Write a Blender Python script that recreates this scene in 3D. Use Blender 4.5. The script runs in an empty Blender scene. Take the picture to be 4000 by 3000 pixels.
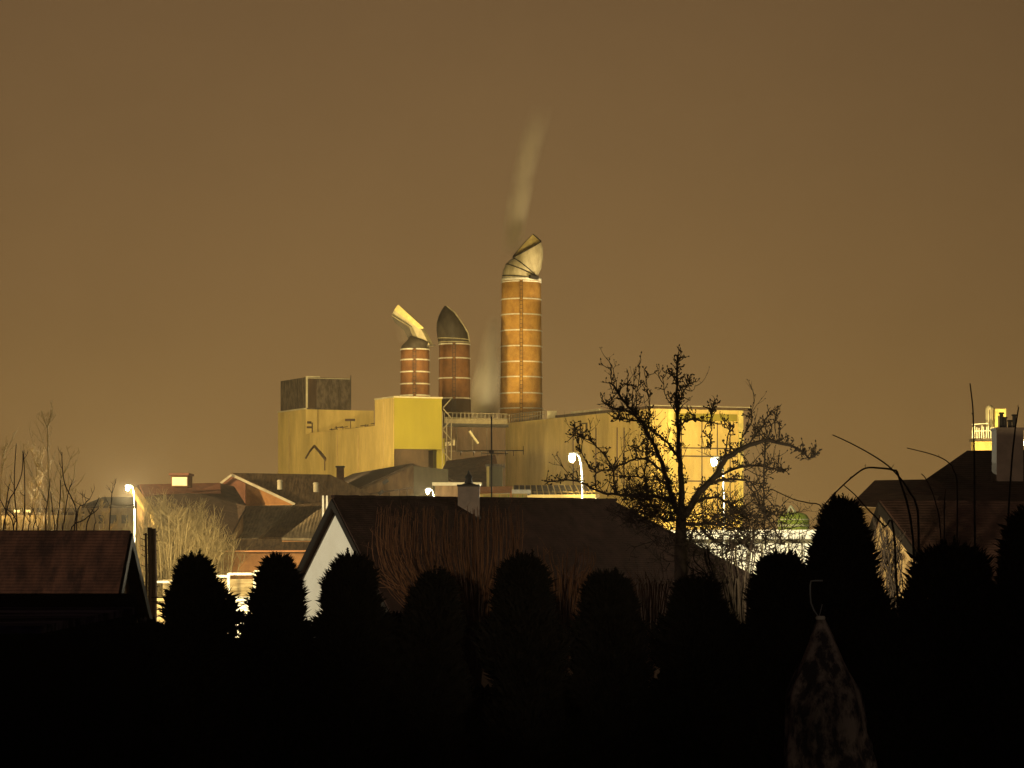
import bpy, math, random
from mathutils import Vector as V, noise
R = math.radians
random.seed(7)
sc = bpy.context.scene
COL = sc.collection
F = 11343.0            # focal length in photograph pixels (4000 wide)
HX, HY, CZ = 2000.0, 2150.0, 6.0

def P(px, py, D):
    return V(((px-HX)/F*D, D, CZ+(HY-py)/F*D))
def X(px, D): return (px-HX)/F*D
def Z(py, D): return CZ+(HY-py)/F*D

# ------------------------------------------------------------------ materials
MATS = {}
def mat(name, col, rough=.85, col2=None, scale=3.0, stretch=(1,1,1), lo=.35, hi=.65, bump=0.0, metal=0.0,
        emit=None, strength=0.0, detail=6.0, wave=None, wave_bump=.5, spec=.3, grime=.18):
    m = bpy.data.materials.new(name); m.use_nodes = True
    nt = m.node_tree; b = nt.nodes['Principled BSDF']
    b.inputs['Roughness'].default_value = rough
    b.inputs['Metallic'].default_value = metal
    b.inputs['Specular IOR Level'].default_value = spec
    c4 = (*col, 1)
    if emit:
        b.inputs['Emission Color'].default_value = (*emit, 1)
        b.inputs['Emission Strength'].default_value = strength
    tc = nt.nodes.new('ShaderNodeTexCoord')
    mp = nt.nodes.new('ShaderNodeMapping'); mp.inputs['Scale'].default_value = stretch
    nt.links.new(tc.outputs['Object'], mp.inputs['Vector'])
    nz = nt.nodes.new('ShaderNodeTexNoise'); nz.inputs['Scale'].default_value = scale
    nz.inputs['Detail'].default_value = detail; nz.inputs['Roughness'].default_value = .65
    nt.links.new(mp.outputs[0], nz.inputs['Vector'])
    rp = nt.nodes.new('ShaderNodeMapRange')
    rp.inputs['From Min'].default_value = lo; rp.inputs['From Max'].default_value = hi
    nt.links.new(nz.outputs['Fac'], rp.inputs['Value'])
    mx = nt.nodes.new('ShaderNodeMix'); mx.data_type = 'RGBA'
    mx.inputs[6].default_value = c4
    mx.inputs[7].default_value = (*(col2 or tuple(c*.7 for c in col)), 1)
    nt.links.new(rp.outputs[0], mx.inputs[0])
    # broad grime
    n2 = nt.nodes.new('ShaderNodeTexNoise'); n2.inputs['Scale'].default_value = scale*.17
    n2.inputs['Detail'].default_value = 4
    nt.links.new(mp.outputs[0], n2.inputs['Vector'])
    r2 = nt.nodes.new('ShaderNodeMapRange'); r2.inputs['From Min'].default_value = .3; r2.inputs['From Max'].default_value = .7
    r2.inputs['To Min'].default_value = 1-grime; r2.inputs['To Max'].default_value = 1+grime*.5
    nt.links.new(n2.outputs['Fac'], r2.inputs['Value'])
    ml = nt.nodes.new('ShaderNodeVectorMath'); ml.operation = 'SCALE'
    nt.links.new(mx.outputs[2], ml.inputs[0]); nt.links.new(r2.outputs[0], ml.inputs['Scale'])
    nt.links.new(ml.outputs[0], b.inputs['Base Color'])
    last = None
    if wave:
        w = nt.nodes.new('ShaderNodeTexWave'); w.inputs['Scale'].default_value = wave[1]
        w.bands_direction = wave[0]; w.inputs['Distortion'].default_value = wave[2] if len(wave) > 2 else 0
        nt.links.new(tc.outputs['Object'], w.inputs['Vector'])
        bp = nt.nodes.new('ShaderNodeBump'); bp.inputs['Strength'].default_value = wave_bump
        bp.inputs['Distance'].default_value = .05
        nt.links.new(w.outputs['Fac'], bp.inputs['Height']); last = bp
    if bump:
        bp = nt.nodes.new('ShaderNodeBump'); bp.inputs['Strength'].default_value = bump
        bp.inputs['Distance'].default_value = .05
        nt.links.new(nz.outputs['Fac'], bp.inputs['Height'])
        if last: nt.links.new(last.outputs[0], bp.inputs['Normal'])
        last = bp
    if last: nt.links.new(last.outputs[0], b.inputs['Normal'])
    MATS[name] = m
    return m

mat('ochre_render', (.68,.49,.165), col2=(.54,.38,.12), scale=1.2, stretch=(1,1,.28), bump=.2, grime=.3)
mat('yellow_render', (.285,.232,.026), col2=(.235,.19,.020), scale=1.0, stretch=(1,1,.2), lo=.3, hi=.75, bump=.1, grime=.12)
mat('pale_yellow', (.85,.68,.22), scale=2)
mat('pale_trim', (.62,.53,.34), scale=2)
mat('grey_cladding', (.13,.095,.065), col2=(.055,.040,.027), scale=2.2, stretch=(1,1,.5), lo=.4, hi=.6, bump=.3, wave=('X', 1.2))
mat('brown_wall', (.095,.057,.032), col2=(.05,.03,.018), scale=1.2, stretch=(1.5,1.5,.4), bump=.3)
mat('grey_wall', (.11,.095,.05), col2=(.07,.06,.035), scale=1.0, stretch=(1.5,1.5,.4))
mat('chimney_brick', (.52,.28,.06), col2=(.30,.14,.03), scale=1.5, stretch=(1,1,.8), lo=.32, hi=.72, bump=.6)
mat('dark_brick', (.25,.11,.036), col2=(.13,.055,.022), scale=1.5, stretch=(1,1,.7), lo=.32, hi=.72, bump=.6)
mat('iron_band', (.75,.68,.52), rough=.5, scale=4)
mat('shade_brown', (.09,.055,.03), scale=1.4, stretch=(1,1,.5))  # painted shade on a chimney foot; also one ladder's colour
mat('cowl_metal', (.50,.42,.25), rough=.6, col2=(.30,.24,.13), scale=1.6, stretch=(1,1,.4), bump=.3)
mat('cowl_lit', (.85,.66,.25), rough=.6, scale=2)  # pale yellow stands in for light on the cowl inside and spout
mat('cowl_dark', (.075,.058,.04), rough=.65, col2=(.04,.03,.02), scale=1.8, stretch=(1,1,.4), bump=.3)
mat('rail', (.22,.175,.10), rough=.5)
mat('dark_metal', (.03,.025,.02), rough=.5)
mat('lamp_metal', (.22,.22,.19), rough=.6)
mat('rust_roof', (.36,.16,.06), col2=(.22,.10,.04), scale=1.2, stretch=(1.5,.5,.5), bump=.4)
mat('red_brick', (.26,.11,.055), col2=(.18,.075,.04), scale=2.5)
mat('orange_brick', (.46,.215,.07), col2=(.34,.155,.055), scale=2.5)
mat('tile_brown', (.105,.062,.034), col2=(.065,.04,.022), scale=2.4, bump=.5, wave=('Z', 4, 1.0), wave_bump=.25)
mat('sheet_roof', (.17,.105,.048), col2=(.085,.052,.026), scale=1.6, stretch=(2.5,.6,.6), lo=.4, hi=.6, bump=.7, wave=('X', 1.4, 2.5), wave_bump=.2)
mat('pale_sheet_roof', (.30,.225,.12), col2=(.16,.115,.06), scale=1.3, stretch=(2.2,.5,.5), lo=.38, hi=.62, bump=.8, wave=('X', 1.3, 3.0), wave_bump=.45)
mat('dusty_panel', (.27,.165,.075), col2=(.13,.075,.035), scale=.9, stretch=(2.6,2.6,.5), lo=.35, hi=.65)
mat('house_roof', (.045,.024,.020), col2=(.020,.011,.010), scale=2.2, stretch=(1.4,1.4,.5), bump=.5, wave=('Z', 5, 1.5), wave_bump=.25, spec=.1)
mat('left_roof', (.10,.052,.034), col2=(.035,.021,.017), scale=2.2, stretch=(1.7,.4,.4), lo=.38, hi=.62, bump=.5, wave=('Z', 5, 1.2), wave_bump=.2, grime=.4, spec=.1)
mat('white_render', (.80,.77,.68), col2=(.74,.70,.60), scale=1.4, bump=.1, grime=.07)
mat('tan_render', (.46,.31,.14), col2=(.28,.18,.08), scale=1.5, stretch=(1,1,.5), lo=.35, hi=.6)
mat('shade_tan', (.10,.055,.035), scale=2)
mat('stone_wall', (.60,.43,.22), col2=(.22,.14,.07), scale=5, lo=.42, hi=.58, bump=.8)
mat('black_board', (.018,.014,.012), rough=.7)
mat('chimney_render', (.17,.125,.095), col2=(.12,.09,.07), scale=2)
mat('window_glass', (.03,.03,.03), rough=.15, spec=.6)
mat('lit_window', (.8,.7,.4), emit=(1,.74,.28), strength=.75)
mat('flat_roof', (.16,.13,.14), rough=.6, col2=(.008,.007,.010), scale=.9, stretch=(.25,1.6,1), lo=.42, hi=.58, spec=0)  # pale streaks stand in for a sheen; gloss is off
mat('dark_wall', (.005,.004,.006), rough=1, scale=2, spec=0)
mat('lamp_lens', (1,1,.8), emit=(1,.93,.62), strength=160)
mat('bark_dark', (.022,.015,.012), rough=.9, scale=8)
mat('bark_brown', (.075,.042,.024), rough=.9, scale=8)
mat('shoot_bark', (.20,.11,.055), rough=.9, col2=(.10,.05,.028), scale=1.6, stretch=(6,6,.4), lo=.4, hi=.6)
mat('scrub_bark', (.46,.34,.145), rough=.9, col2=(.30,.22,.09), scale=2)
mat('bark_pale', (.50,.36,.15), rough=.9, col2=(.34,.24,.09), scale=8)
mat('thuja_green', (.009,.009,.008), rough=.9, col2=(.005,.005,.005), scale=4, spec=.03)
mat('white_frame', (.85,.78,.6), rough=.5)
mat('pale_board', (.55,.42,.2), col2=(.30,.21,.09), scale=1.5, stretch=(.4,.4,4), lo=.4, hi=.6)
mat('white_panel', (.80,.77,.66), col2=(.66,.62,.5), scale=1, stretch=(3,3,.3))
mat('green_paint', (.42,.48,.08), col2=(.25,.32,.05), scale=2)
mat('orange_awning', (.75,.33,.12), col2=(.6,.25,.1), scale=2)
mat('mottled_cloth', (.34,.25,.16), col2=(.035,.025,.02), scale=4.2, stretch=(1,1,.55), lo=.42, hi=.56, bump=.5, grime=.6)
mat('earth', (.035,.03,.022), col2=(.02,.017,.012), scale=.6)
mat('concrete', (.42,.37,.27), col2=(.28,.24,.17), scale=.25, lo=.35, hi=.65)
mat('asphalt', (.05,.048,.045), scale=.5)

# ------------------------------------------------------------------ mesh builder
class MB:
    def __init__(s): s.v = []; s.f = []
    def add(s, vs, fs):
        n = len(s.v); s.v += [V(v) for v in vs]; s.f += [tuple(i+n for i in f) for f in fs]; return s
    def obox(s, o, a, b, c):
        o, a, b, c = V(o), V(a), V(b), V(c)
        vs = [o, o+a, o+a+b, o+b, o+c, o+a+c, o+a+b+c, o+b+c]
        fs = [(0,3,2,1),(4,5,6,7),(0,1,5,4),(1,2,6,5),(2,3,7,6),(3,0,4,7)]
        if a.cross(b).dot(c) < 0: fs = [f[::-1] for f in fs]
        return s.add(vs, fs)
    def box(s, x0, x1, y0, y1, z0, z1):
        return s.obox((x0,y0,z0), (x1-x0,0,0), (0,y1-y0,0), (0,0,z1-z0))
    def bar(s, p, q, w, h=None):
        p, q = V(p), V(q); d = (q-p).normalized()
        up = V((0,0,1)) if abs(d.z) < .95 else V((0,1,0))
        sx = d.cross(up).normalized(); sy = sx.cross(d).normalized(); h = h or w
        return s.obox(p-sx*w/2-sy*h/2, sx*w, sy*h, q-p)
    def prism(s, pts, ext):
        n = len(pts); pts = [V(p) for p in pts]; ext = V(ext)
        nr = V((0,0,0))
        for i in range(n): nr += pts[i].cross(pts[(i+1) % n])
        if nr.dot(ext) > 0: pts = pts[::-1]
        fs = [tuple(range(n)), tuple(range(2*n-1, n-1, -1))]
        fs += [(i, i+n, (i+1) % n+n, (i+1) % n) for i in range(n)]
        fs = [f[::-1] if k > 1 else f for k, f in enumerate(fs)]
        fs = [fs[0], fs[1]] + [f[::-1] for f in fs[2:]]
        return s.add(pts+[p+ext for p in pts], fs)
    def tube(s, pts, rs, n=5, cap=True):
        pts = [V(p) for p in pts]
        if not isinstance(rs, (list, tuple)): rs = [rs]*len(pts)
        base = len(s.v); m = len(pts); ref = None
        for i, p in enumerate(pts):
            d = (pts[min(i+1, m-1)]-pts[max(i-1, 0)])
            d = d.normalized() if d.length > 1e-9 else V((0,0,1))
            if ref is None: ref = d.orthogonal().normalized()
            a = (ref-d*ref.dot(d)); a = a.normalized() if a.length > 1e-6 else d.orthogonal().normalized()
            ref = a; b = d.cross(a)
            for k in range(n):
                t = 2*math.pi*k/n
                s.v.append(p+(a*math.cos(t)+b*math.sin(t))*rs[i])
        for i in range(m-1):
            for k in range(n):
                k2 = (k+1) % n
                s.f.append((base+i*n+k, base+i*n+k2, base+(i+1)*n+k2, base+(i+1)*n+k))
        if cap:
            s.f.append(tuple(base+k for k in range(n-1, -1, -1)))
            s.f.append(tuple(base+(m-1)*n+k for k in range(n)))
        return s
    def lathe(s, c, prof, n=32, cap=True):
        c = V(c); base = len(s.v); m = len(prof)
        for r, z in prof:
            for k in range(n):
                t = 2*math.pi*k/n
                s.v.append(c+V((r*math.cos(t), r*math.sin(t), z)))
        for i in range(m-1):
            for k in range(n):
                k2 = (k+1) % n
                s.f.append((base+i*n+k, base+i*n+k2, base+(i+1)*n+k2, base+(i+1)*n+k))
        if cap:
            s.f.append(tuple(base+k for k in range(n-1, -1, -1)))
            s.f.append(tuple(base+(m-1)*n+k for k in range(n)))
        return s
    def build(s, name, m, parent=None, smooth=False, loc=None):
        if parent is not None:
            off = V((0,0,0)); q = parent
            while q is not None: off += q.location; q = q.parent
            l = V((0,0,0))
        else:
            if loc is None:
                xs = [v.x for v in s.v]; ys = [v.y for v in s.v]
                loc = V(((min(xs)+max(xs))/2, (min(ys)+max(ys))/2, min(v.z for v in s.v)))
            off = V(loc); l = V(loc)
        me = bpy.data.meshes.new(name)
        me.from_pydata([tuple(v-off) for v in s.v], [], s.f)
        me.materials.append(MATS[m] if isinstance(m, str) else m)
        if smooth: me.shade_smooth()
        me.update()
        o = bpy.data.objects.new(name, me); COL.objects.link(o)
        o.location = l; o.parent = parent
        return o

def tag(o, label=None, cat=None, group=None, kind=None):
    if label: o['label'] = label
    if cat: o['category'] = cat
    if group: o['group'] = group
    if kind: o['kind'] = kind
    return o
def thing(name, label, cat, loc=(0,0,0), group=None):
    o = bpy.data.objects.new(name, None); COL.objects.link(o); o.location = V(loc)
    o.empty_display_size = .3
    return tag(o, label, cat, group)
def copy_tree(o, parent=None):
    c = o.copy(); COL.objects.link(c); c.parent = parent
    for ch in [x for x in bpy.data.objects if x.parent == o]: copy_tree(ch, c)
    return c

# ------------------------------------------------------------------ setting
g = MB(); g.add([(-3000,-200,0),(3000,-200,0),(3000,6000,0),(-3000,6000,0)], [(0,1,2,3)])
tag(g.build('ground', 'earth', loc=(0,0,0)), kind='structure')
g = MB(); g.add([(-60,190,.006),(75,190,.006),(75,430,.006),(-60,430,.006)], [(0,1,2,3)])
tag(g.build('factory_yard', 'concrete', loc=(0,190,0)), kind='structure')
g = MB(); g.add([(-60,98,.006),(60,98,.006),(60,105,.006),(-60,105,.006)], [(0,1,2,3)])
tag(g.build('road', 'asphalt', loc=(0,98,0)), kind='structure')

# ------------------------------------------------------------------ factory frame
U = V((.915,.404,0)); W = V((-.404,.915,0))       # along the fronts / along the receding flanks
def reach(o, d, px):                              # how far from o along d the pixel column px is met
    k = (px-HX)/F
    return (k*o.y-o.x)/(d.x-k*d.y)

# west block with its two towers
cB = V((X(1540,310), 310, 0))                     # near corner of the yellow tower
top_t = Z(1553,310); top_l = 19.4
root = thing('factory_building', 'ochre factory block with a bright yellow tower and a grey box on its far end', 'factory building', (cB.x-4, 325, 0))
def fb(mb, o, du, dv, z0, z1):
    mb.obox(V((o.x,o.y,z0)), U*du, W*dv, V((0,0,z1-z0))); return mb
tB_u = reach(cB, U, 1725); tB_v = reach(cB, W, 1466)
long_v = reach(cB, W, 1086)
aA = reach(cB, W, 1192)
cA = cB + W*aA
b = MB()
fb(b, cB+W*(tB_v-.5), 9, aA-tB_v+.5, 0, top_l)
fb(b, cA, 8.5, long_v-aA, 0, top_t)
b.build('wall', 'ochre_render', root)
b = MB(); fb(b, cB-U*.05+W*.03, .04, tB_v, 0, top_t-.003)
b.build('tower_flank', 'ochre_render', root)
b = MB(); fb(b, cB-W*.04+U*.0, tB_u, tB_v-.5, Z(1753,310), top_t)
b.build('tower', 'yellow_render', root)
b = MB(); fb(b, cB+U*.15+W*.4, tB_u*.72, tB_v-1, 0, Z(1753,310)-.02); b.build('tower_base', 'brown_wall', root)
b = MB()
fb(b, cB-W*.12-U*.08, tB_u+.16, .3, top_t+.003, top_t+.16)
fb(b, cB-U*.12+W*.2, .3, tB_v-.2, top_t+.004, top_t+.15)
b.build('parapet', 'pale_trim', root)
b = MB(); fb(b, cA-U*.12, .3, long_v-aA, top_t+.004, top_t+.15)
b.build('parapet', 'pale_trim', root)
b = MB(); fb(b, cB+W*(tB_v+.1)-U*.1, .3, aA-tB_v-1.6, top_l+.003, top_l+.12); b.build('coping', 'ochre_render', root)
# slab added to shape the lit strip on the far tower's front
b = MB(); fb(b, cA-W*.25-U*.02, reach(cA, U, 1238), .25, Z(1697,332), top_t-.01); b.build('lit_strip', 'ochre_render', root)
b = MB()
q = cA-W*.33
fb(b, q+U*.15, .5, .08, Z(1650,332), Z(1640,332)); fb(b, q+U*.1, .7, .08, Z(1668,332), Z(1660,332)); fb(b, q+U*.7, .12, .08, Z(1690,332), Z(1645,332))
b.build('vent', 'brown_wall', root)
# grey box
bx_u = reach(cA, U, 1373); top_g = Z(1465,332)
b = MB(); fb(b, cA+U*.18+W*.1, bx_u-.2, (long_v-aA)-.5, top_t+.02, top_g); gbx = b.build('rooftop_box', 'grey_cladding', root)
b = MB(); fb(b, cA+U*.12+W*.04, .22, .1, top_t+.16, top_g+.05); fb(b, cA+U*.12+W*.04, 1.7, .1, top_g+.002, top_g+.12)
fb(b, cA+U*.35+W*.04, bx_u-.5, .06, top_g-.14, top_g-.06)
b.build('edge_trim', 'pale_trim', gbx)
b = MB(); fb(b, cA+U*.4+W*.05, 1.0, .05, top_t+.18, top_g-.16); b.build('panel', 'brown_wall', gbx)
b = MB(); fb(b, cA+U*bx_u*.985+W*.05, .06, .06, top_t+.18, top_g+.35); b.build('lightning_rod', 'dark_metal', gbx)
# pointed trace on the flank
def onflank(px, py, out=.08):
    t = reach(cB, W, px); p = cB+W*t; return V((p.x,p.y,Z(py,p.y)))-U*out
b = MB()
pts = [onflank(1197,1790), onflank(1213,1762), onflank(1230,1742), onflank(1252,1766), onflank(1275,1795)]
for i in range(4): b.bar(pts[i], pts[i+1], .14, .16+.06*i)
b.bar(onflank(1271,1795), onflank(1271,1838), .1, .12)
b.build('duct', 'brown_wall', root)
for px in (1130, 1320, 1400, 1500):
    b = MB(); y0 = 1612 if px < 1190 else (1700 if px < 1460 else 1570)
    b.bar(onflank(px,y0,.04), onflank(px,1870,.04), .05, .06); b.build('panel_joint', 'tan_render', root)
# clutter on the low roof
for i in range(9):
    b = MB()
    px = 1262+i*20; t = reach(cB, W, px); p = cB+W*t+U*1.2
    h = random.uniform(.3, .9)
    b.bar((p.x,p.y,top_l+.01), (p.x+random.uniform(-.3,.3),p.y,top_l+h), .1)
    b.bar((p.x-.4,p.y,top_l+h*.7), (p.x+.5,p.y,top_l+h*.9), .09)
    b.build('roof_pipe', 'brown_wall', root)
b = MB()
p = cB+W*reach(cB,W,1330)+U*1.2
b.box(p.x-.6,p.x+.5,p.y-.2,p.y+.3,top_l+1.1,top_l+1.35); b.bar((p.x,p.y,top_l),(p.x,p.y,top_l+1.1),.08)
b.build('roof_fan', 'brown_wall', root)
# stair tower on the right of the yellow tower
b = MB()
e = cB+U*(tB_u+.02)
for i in range(6):
    z = 15.6+i*1.15
    sgn = 1 if i % 2 else -1
    a = e+U*(.15 if sgn > 0 else 1.15); c = e+U*(1.15 if sgn > 0 else .15)
    b.bar((a.x,a.y,z), (c.x,c.y,z+1.05), .07, .1)
for du in (.12, .62, 1.15):
    a = e+U*du+W*.1; b.bar((a.x,a.y,14.6), (a.x,a.y,top_t-1.2-1.2*du), .08)
b.build('stair', 'rail', root)

# boiler house in the recess between tower and hall
cD = e+U*.25+W*3.0
dt = Z(1664,322)
rootD = thing('boiler_house', 'brown boiler house with a railed roof deck between yellow tower and long hall', 'factory building', (cD.x+3,cD.y+4,0))
du = reach(cD, U, 1975)
b = MB(); fb(b, cD, du, 9, 0, dt-.35); b.build('wall', 'brown_wall', rootD)
b = MB(); fb(b, cD+U*1.0-W*.6, du-.9, 9.5, dt-.33, dt); deck = b.build('roof_deck', 'dark_metal', rootD)
b = MB()
for i in range(int(du/.48)):
    p = cD+U*(1.1+i*.48)-W*.5
    b.bar((p.x,p.y,dt), (p.x,p.y,dt+1.15), .07)
for h in (.6, 1.15):
    p = cD+U*1.1-W*.5; q = cD+U*(du)-W*.5
    b.bar((p.x,p.y,dt+h), (q.x,q.y,dt+h), .07)
p = cD+U*1.1-W*.56; b.obox((p.x,p.y,dt+.01), U*(du-1.1), W*.04, V((0,0,.5)))
b.build('railing', 'rail', deck)
b = MB()
def fd(px, py, out=.1):
    p = cD+U*reach(cD,U,px)-W*out; return V((p.x,p.y,Z(py,p.y)))
b.bar(fd(1832,1684), fd(1848,1708), .35, .2); b.bar(fd(1848,1708), fd(1866,1732), .3, .2); b.build('duct', 'pale_trim', rootD)
b = MB()
for px in (1782, 1845, 1900): b.bar(fd(px,1668), fd(px,1760), .12, .08)
b.bar(fd(1720,1762,.2), fd(1965,1762,.2), .2, .14); b.bar(fd(1724,1715,.1), fd(1775,1718,.1), .16, .1)
b.build('pipe', 'grey_cladding', rootD)
for (x0,x1,y0,y1) in ((1730,1742,1728,1742),(1748,1760,1726,1740),(1768,1776,1715,1740)):
    a = fd(x0,y1,.12); c = fd(x1,y0,.12)
    w_ = MB(); w_.obox(a, V((c.x-a.x,c.y-a.y,0)), W*.1, V((0,0,c.z-a.z))); w_.build('vent', 'pale_trim', rootD)
b = MB(); a = fd(1690,1755,1.1); b.obox((a.x,a.y,0), U*1.0, W*1, V((0,0,a.z+1.2))); b.build('shaft', 'yellow_render', rootD)

# long hall
cE = V((X(2543,303),303,0)); tE = Z(1596,303)
rootE = thing('factory_hall', 'long tall ochre hall with bright corner pilasters behind the bare fruit tree', 'factory building', (cE.x,cE.y+8,0))
eu = reach(cE,U,2903); ev = reach(cE,W,1963)
b = MB(); fb(b, cE, eu, ev, 0, tE); b.build('wall', 'ochre_render', rootE)
b = MB()
mid = reach(cE, W, 2180)
fb(b, cE-U*.35-W*.35, eu+1.1, .9, tE+.003, tE+.28)
fb(b, cE-U*.34+W*.55, .8, mid-.55, tE+.004, tE+.27)
b.build('cornice', 'brown_wall', rootE)
b = MB(); fb(b, cE-U*.30-W*.30, eu+1, .5, tE+.284, tE+.36); b.build('coping', 'pale_trim', rootE)
b = MB(); fb(b, cE-U*.29+W*12, .4, mid-16, tE+.274, tE+.5); b.build('coping', 'pale_trim', rootE)
def fe(px): return reach(cE,U,px)
for px, w in ((2607,.55),(2882,.55)):
    b = MB(); fb(b, cE+U*fe(px)-W*.22, w, .22, 0, tE-.01); b.build('pilaster', 'pale_yellow', rootE)
b = MB(); fb(b, cE+U*fe(2634)-W*.12, fe(2878)-fe(2634), .12, Z(1639,303), Z(1612,303)); b.build('fascia', 'yellow_render', rootE)
b = MB()
for px in (2660, 2740, 2800, 2850): fb(b, cE+U*fe(px)-W*.05, .1, .05, 2, Z(1645,303))
for py in (1750, 1782, 1880): fb(b, cE+U*fe(2640)-W*.06, fe(2876)-fe(2640), .06, Z(py,303), Z(py-5,303))
b.build('panel_joint', 'brown_wall', rootE)
# small window on the flank
def oe(px, py, out=.06):
    t = reach(cE, W, px); p = cE+W*t; return V((p.x,p.y,Z(py,p.y)))-U*out
a, c = oe(2268,1692), oe(2297,1651)
fr = MB(); fr.obox(a, V((c.x-a.x,c.y-a.y,0)), -U*.06, V((0,0,c.z-a.z))); fr = fr.build('window', 'brown_wall', rootE)
a, c = oe(2274,1686,.13), oe(2291,1657,.13)
pn = MB(); pn.obox(a, V((c.x-a.x,c.y-a.y,0)), -U*.03, V((0,0,c.z-a.z))); pn.build('pane', 'ochre_render', fr)
for px in (2241, 2330, 2413, 2440):
    b = MB(); b.bar(oe(px,1670), oe(px,1900), .12, .12); b.build('downpipe', 'brown_wall', rootE)
# flank railing and roof hut
b = MB()
t0 = reach(cE,W,2125); n = 16
for i in range(n+1):
    p = cE+W*(t0+(ev-t0)*i/n)+U*.2
    b.bar((p.x,p.y,tE-.02), (p.x,p.y,tE+1.0), .07)
p = cE+W*t0+U*.2; q = cE+W*ev+U*.2
for h in (.55,1.0): b.bar((p.x,p.y,tE+h), (q.x,q.y,tE+h), .07)
b.build('railing', 'rail', rootE)
p = cE+W*reach(cE,W,2128)+U*.4
b = MB(); b.box(p.x-.1,p.x+1.0,p.y,p.y+1.2,tE,tE+.95); b.build('roof_hut', 'pale_trim', rootE)

# ------------------------------------------------------------------ chimneys
def hump(f, t):
    if f < 1: return f*math.sin(t)
    x = math.cos(t); k = (x+1)/1.44 if x < .44 else (1-x)/.56
    return f*(.75*k+.25*math.sin(t))
def loft(mb, rings, D, depth, n=28, closed_top=False, thick=None):
    base = len(mb.v)
    for (lx,ly,rx,ry,ds,far) in rings:
        L = P(lx,ly,D); Rr = P(rx,ry,D); C = (L+Rr)/2; h = (Rr-L)/2
        for k in range(n):
            t = 2*math.pi*k/n
            sn = math.sin(t)
            dz = hump(far[0], t) if sn > 0 else far[1]*(-sn)
            mb.v.append(C+h*math.cos(t)+V((0,depth*ds*sn,dz)))
    m = len(rings)
    for i in range(m-1):
        for k in range(n):
            k2 = (k+1) % n
            mb.f.append((base+i*n+k, base+i*n+k2, base+(i+1)*n+k2, base+(i+1)*n+k))
    if closed_top: mb.f.append(tuple(base+(m-1)*n+k for k in range(n)))
    return mb
def factory_chimney(label, px, D, r_top, r_bot, py_top, py_bot, bands, brick, shaded=None):
    c = V((X(px,D),D,0)); zt = Z(py_top,D); zb = Z(py_bot,D)
    t = thing('factory_chimney', label, 'chimney', c, 'brick chimneys on the factory roof')
    def rad(z): return r_bot+(r_top-r_bot)*(z-zb)/(zt-zb)
    b = MB(); b.lathe(c, [(r_bot,0),(rad(zb),zb)]+[(rad(zb+(zt-zb)*i/8),zb+(zt-zb)*i/8) for i in range(1,9)], 40)
    b.build('shaft', brick, t, smooth=True)
    for py in bands:
        z = Z(py,D); rr = rad(z)
        m = MB(); gap = 4
        # a strap of iron left open where the ladder runs
        n = 44; vs = []; fs = []
        for k in range(n+1):
            a = -math.pi/2+.07+(2*math.pi-.14)*k/n
            for (dr,dz) in ((.0,-.07),(.09,-.07),(.09,.07),(.0,.07)):
                vs.append(c+V(((rr+dr)*math.cos(a),(rr+dr)*math.sin(a),z+dz)))
        for k in range(n):
            for j in range(4):
                j2 = (j+1) % 4
                fs.append((k*4+j,(k+1)*4+j,(k+1)*4+j2,k*4+j2))
        m.add(vs, fs); m.build('band', 'iron_band', t)
    m = MB()
    for s in (-.16,.16): m.bar(c+V((s,-rad(zb)-.12,zb)), c+V((s,-rad(zt)-.12,zt)), .05)
    z = zb
    while z < zt:
        m.bar(c+V((-.16,-rad(z)-.12,z)), c+V((.16,-rad(z)-.12,z)), .05); z += .45
    m.build('ladder', 'dark_metal' if brick != 'chimney_brick' else 'shade_brown', t)
    if shaded:
        z1, z0 = Z(shaded[0],D), Z(shaded[1],D)
        m = MB(); m.lathe(c, [(rad(z0)+.06,z0),(rad(z1)+.06,z1)], 40); m.build('shade_sleeve', 'shade_brown', t, smooth=True)  # dark sleeve paints the shadow on the lower shaft
    return t, c
# tall
D3 = 345
t3, c3 = factory_chimney('tallest orange brick chimney with a pale tilted cowl and nine light straps', 2036, D3, 2.32, 2.52, 1098, 1655, (1104,1172,1232,1294,1355,1416,1475,1538,1597), 'chimney_brick')
m = MB()
rg = [(1961,1098,2112,1098,1,(0,0)),(1962,1078,2111,1094,1,(0,0)),(1964,1060,2108,1090,1,(.1,0)),(1976,1032,2104,1087,1,(.2,0)),(1989,1018,2101,1085,1,(.3,0)),(2003,1008,2098,1083,1,(.4,0))]
loft(m, rg, D3, 2.3); cw = m.build('cowl', 'cowl_metal', t3, smooth=True)
m = MB()
rg = [(2003,1008,2098,1083,1,(.4,0)),(2004,1006,2114,1050,1,(.5,0)),(2004,1005,2121,1010,1,(.7,-.1)),(2004,1004,2121,970,.98,(1.2,-.3)),(2004,1003,2113,943,.95,(1.62,-.35))]
loft(m, rg, D3, 2.3); m.build('hood', 'cowl_metal', cw, smooth=True)
m = MB()
rg = [(2007,1000,2105,1060,.92,(.4,0)),(2007,1003,2117,990,.92,(1.0,-.2)),(2007,1002,2110,945,.9,(1.6,-.32))]
loft(m, rg, D3, 2.25); m.build('lit_inside', 'cowl_lit', cw, smooth=True)  # inner shell coloured as if lit
m = MB()
def rim(mb, ring, D, depth, r, n=40, a0=0, a1=2*math.pi):
    (lx,ly,rx,ry,ds,far) = ring
    L = P(lx,ly,D); Rr = P(rx,ry,D); C = (L+Rr)/2; h = (Rr-L)/2; pts = []
    for k in range(n+1):
        t = a0+(a1-a0)*k/n; sn = math.sin(t); dz = hump(far[0], t) if sn > 0 else far[1]*(-sn)
        pts.append(C+h*math.cos(t)+V((0,depth*ds*sn,dz)))
    mb.tube(pts, r, 5)
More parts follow.
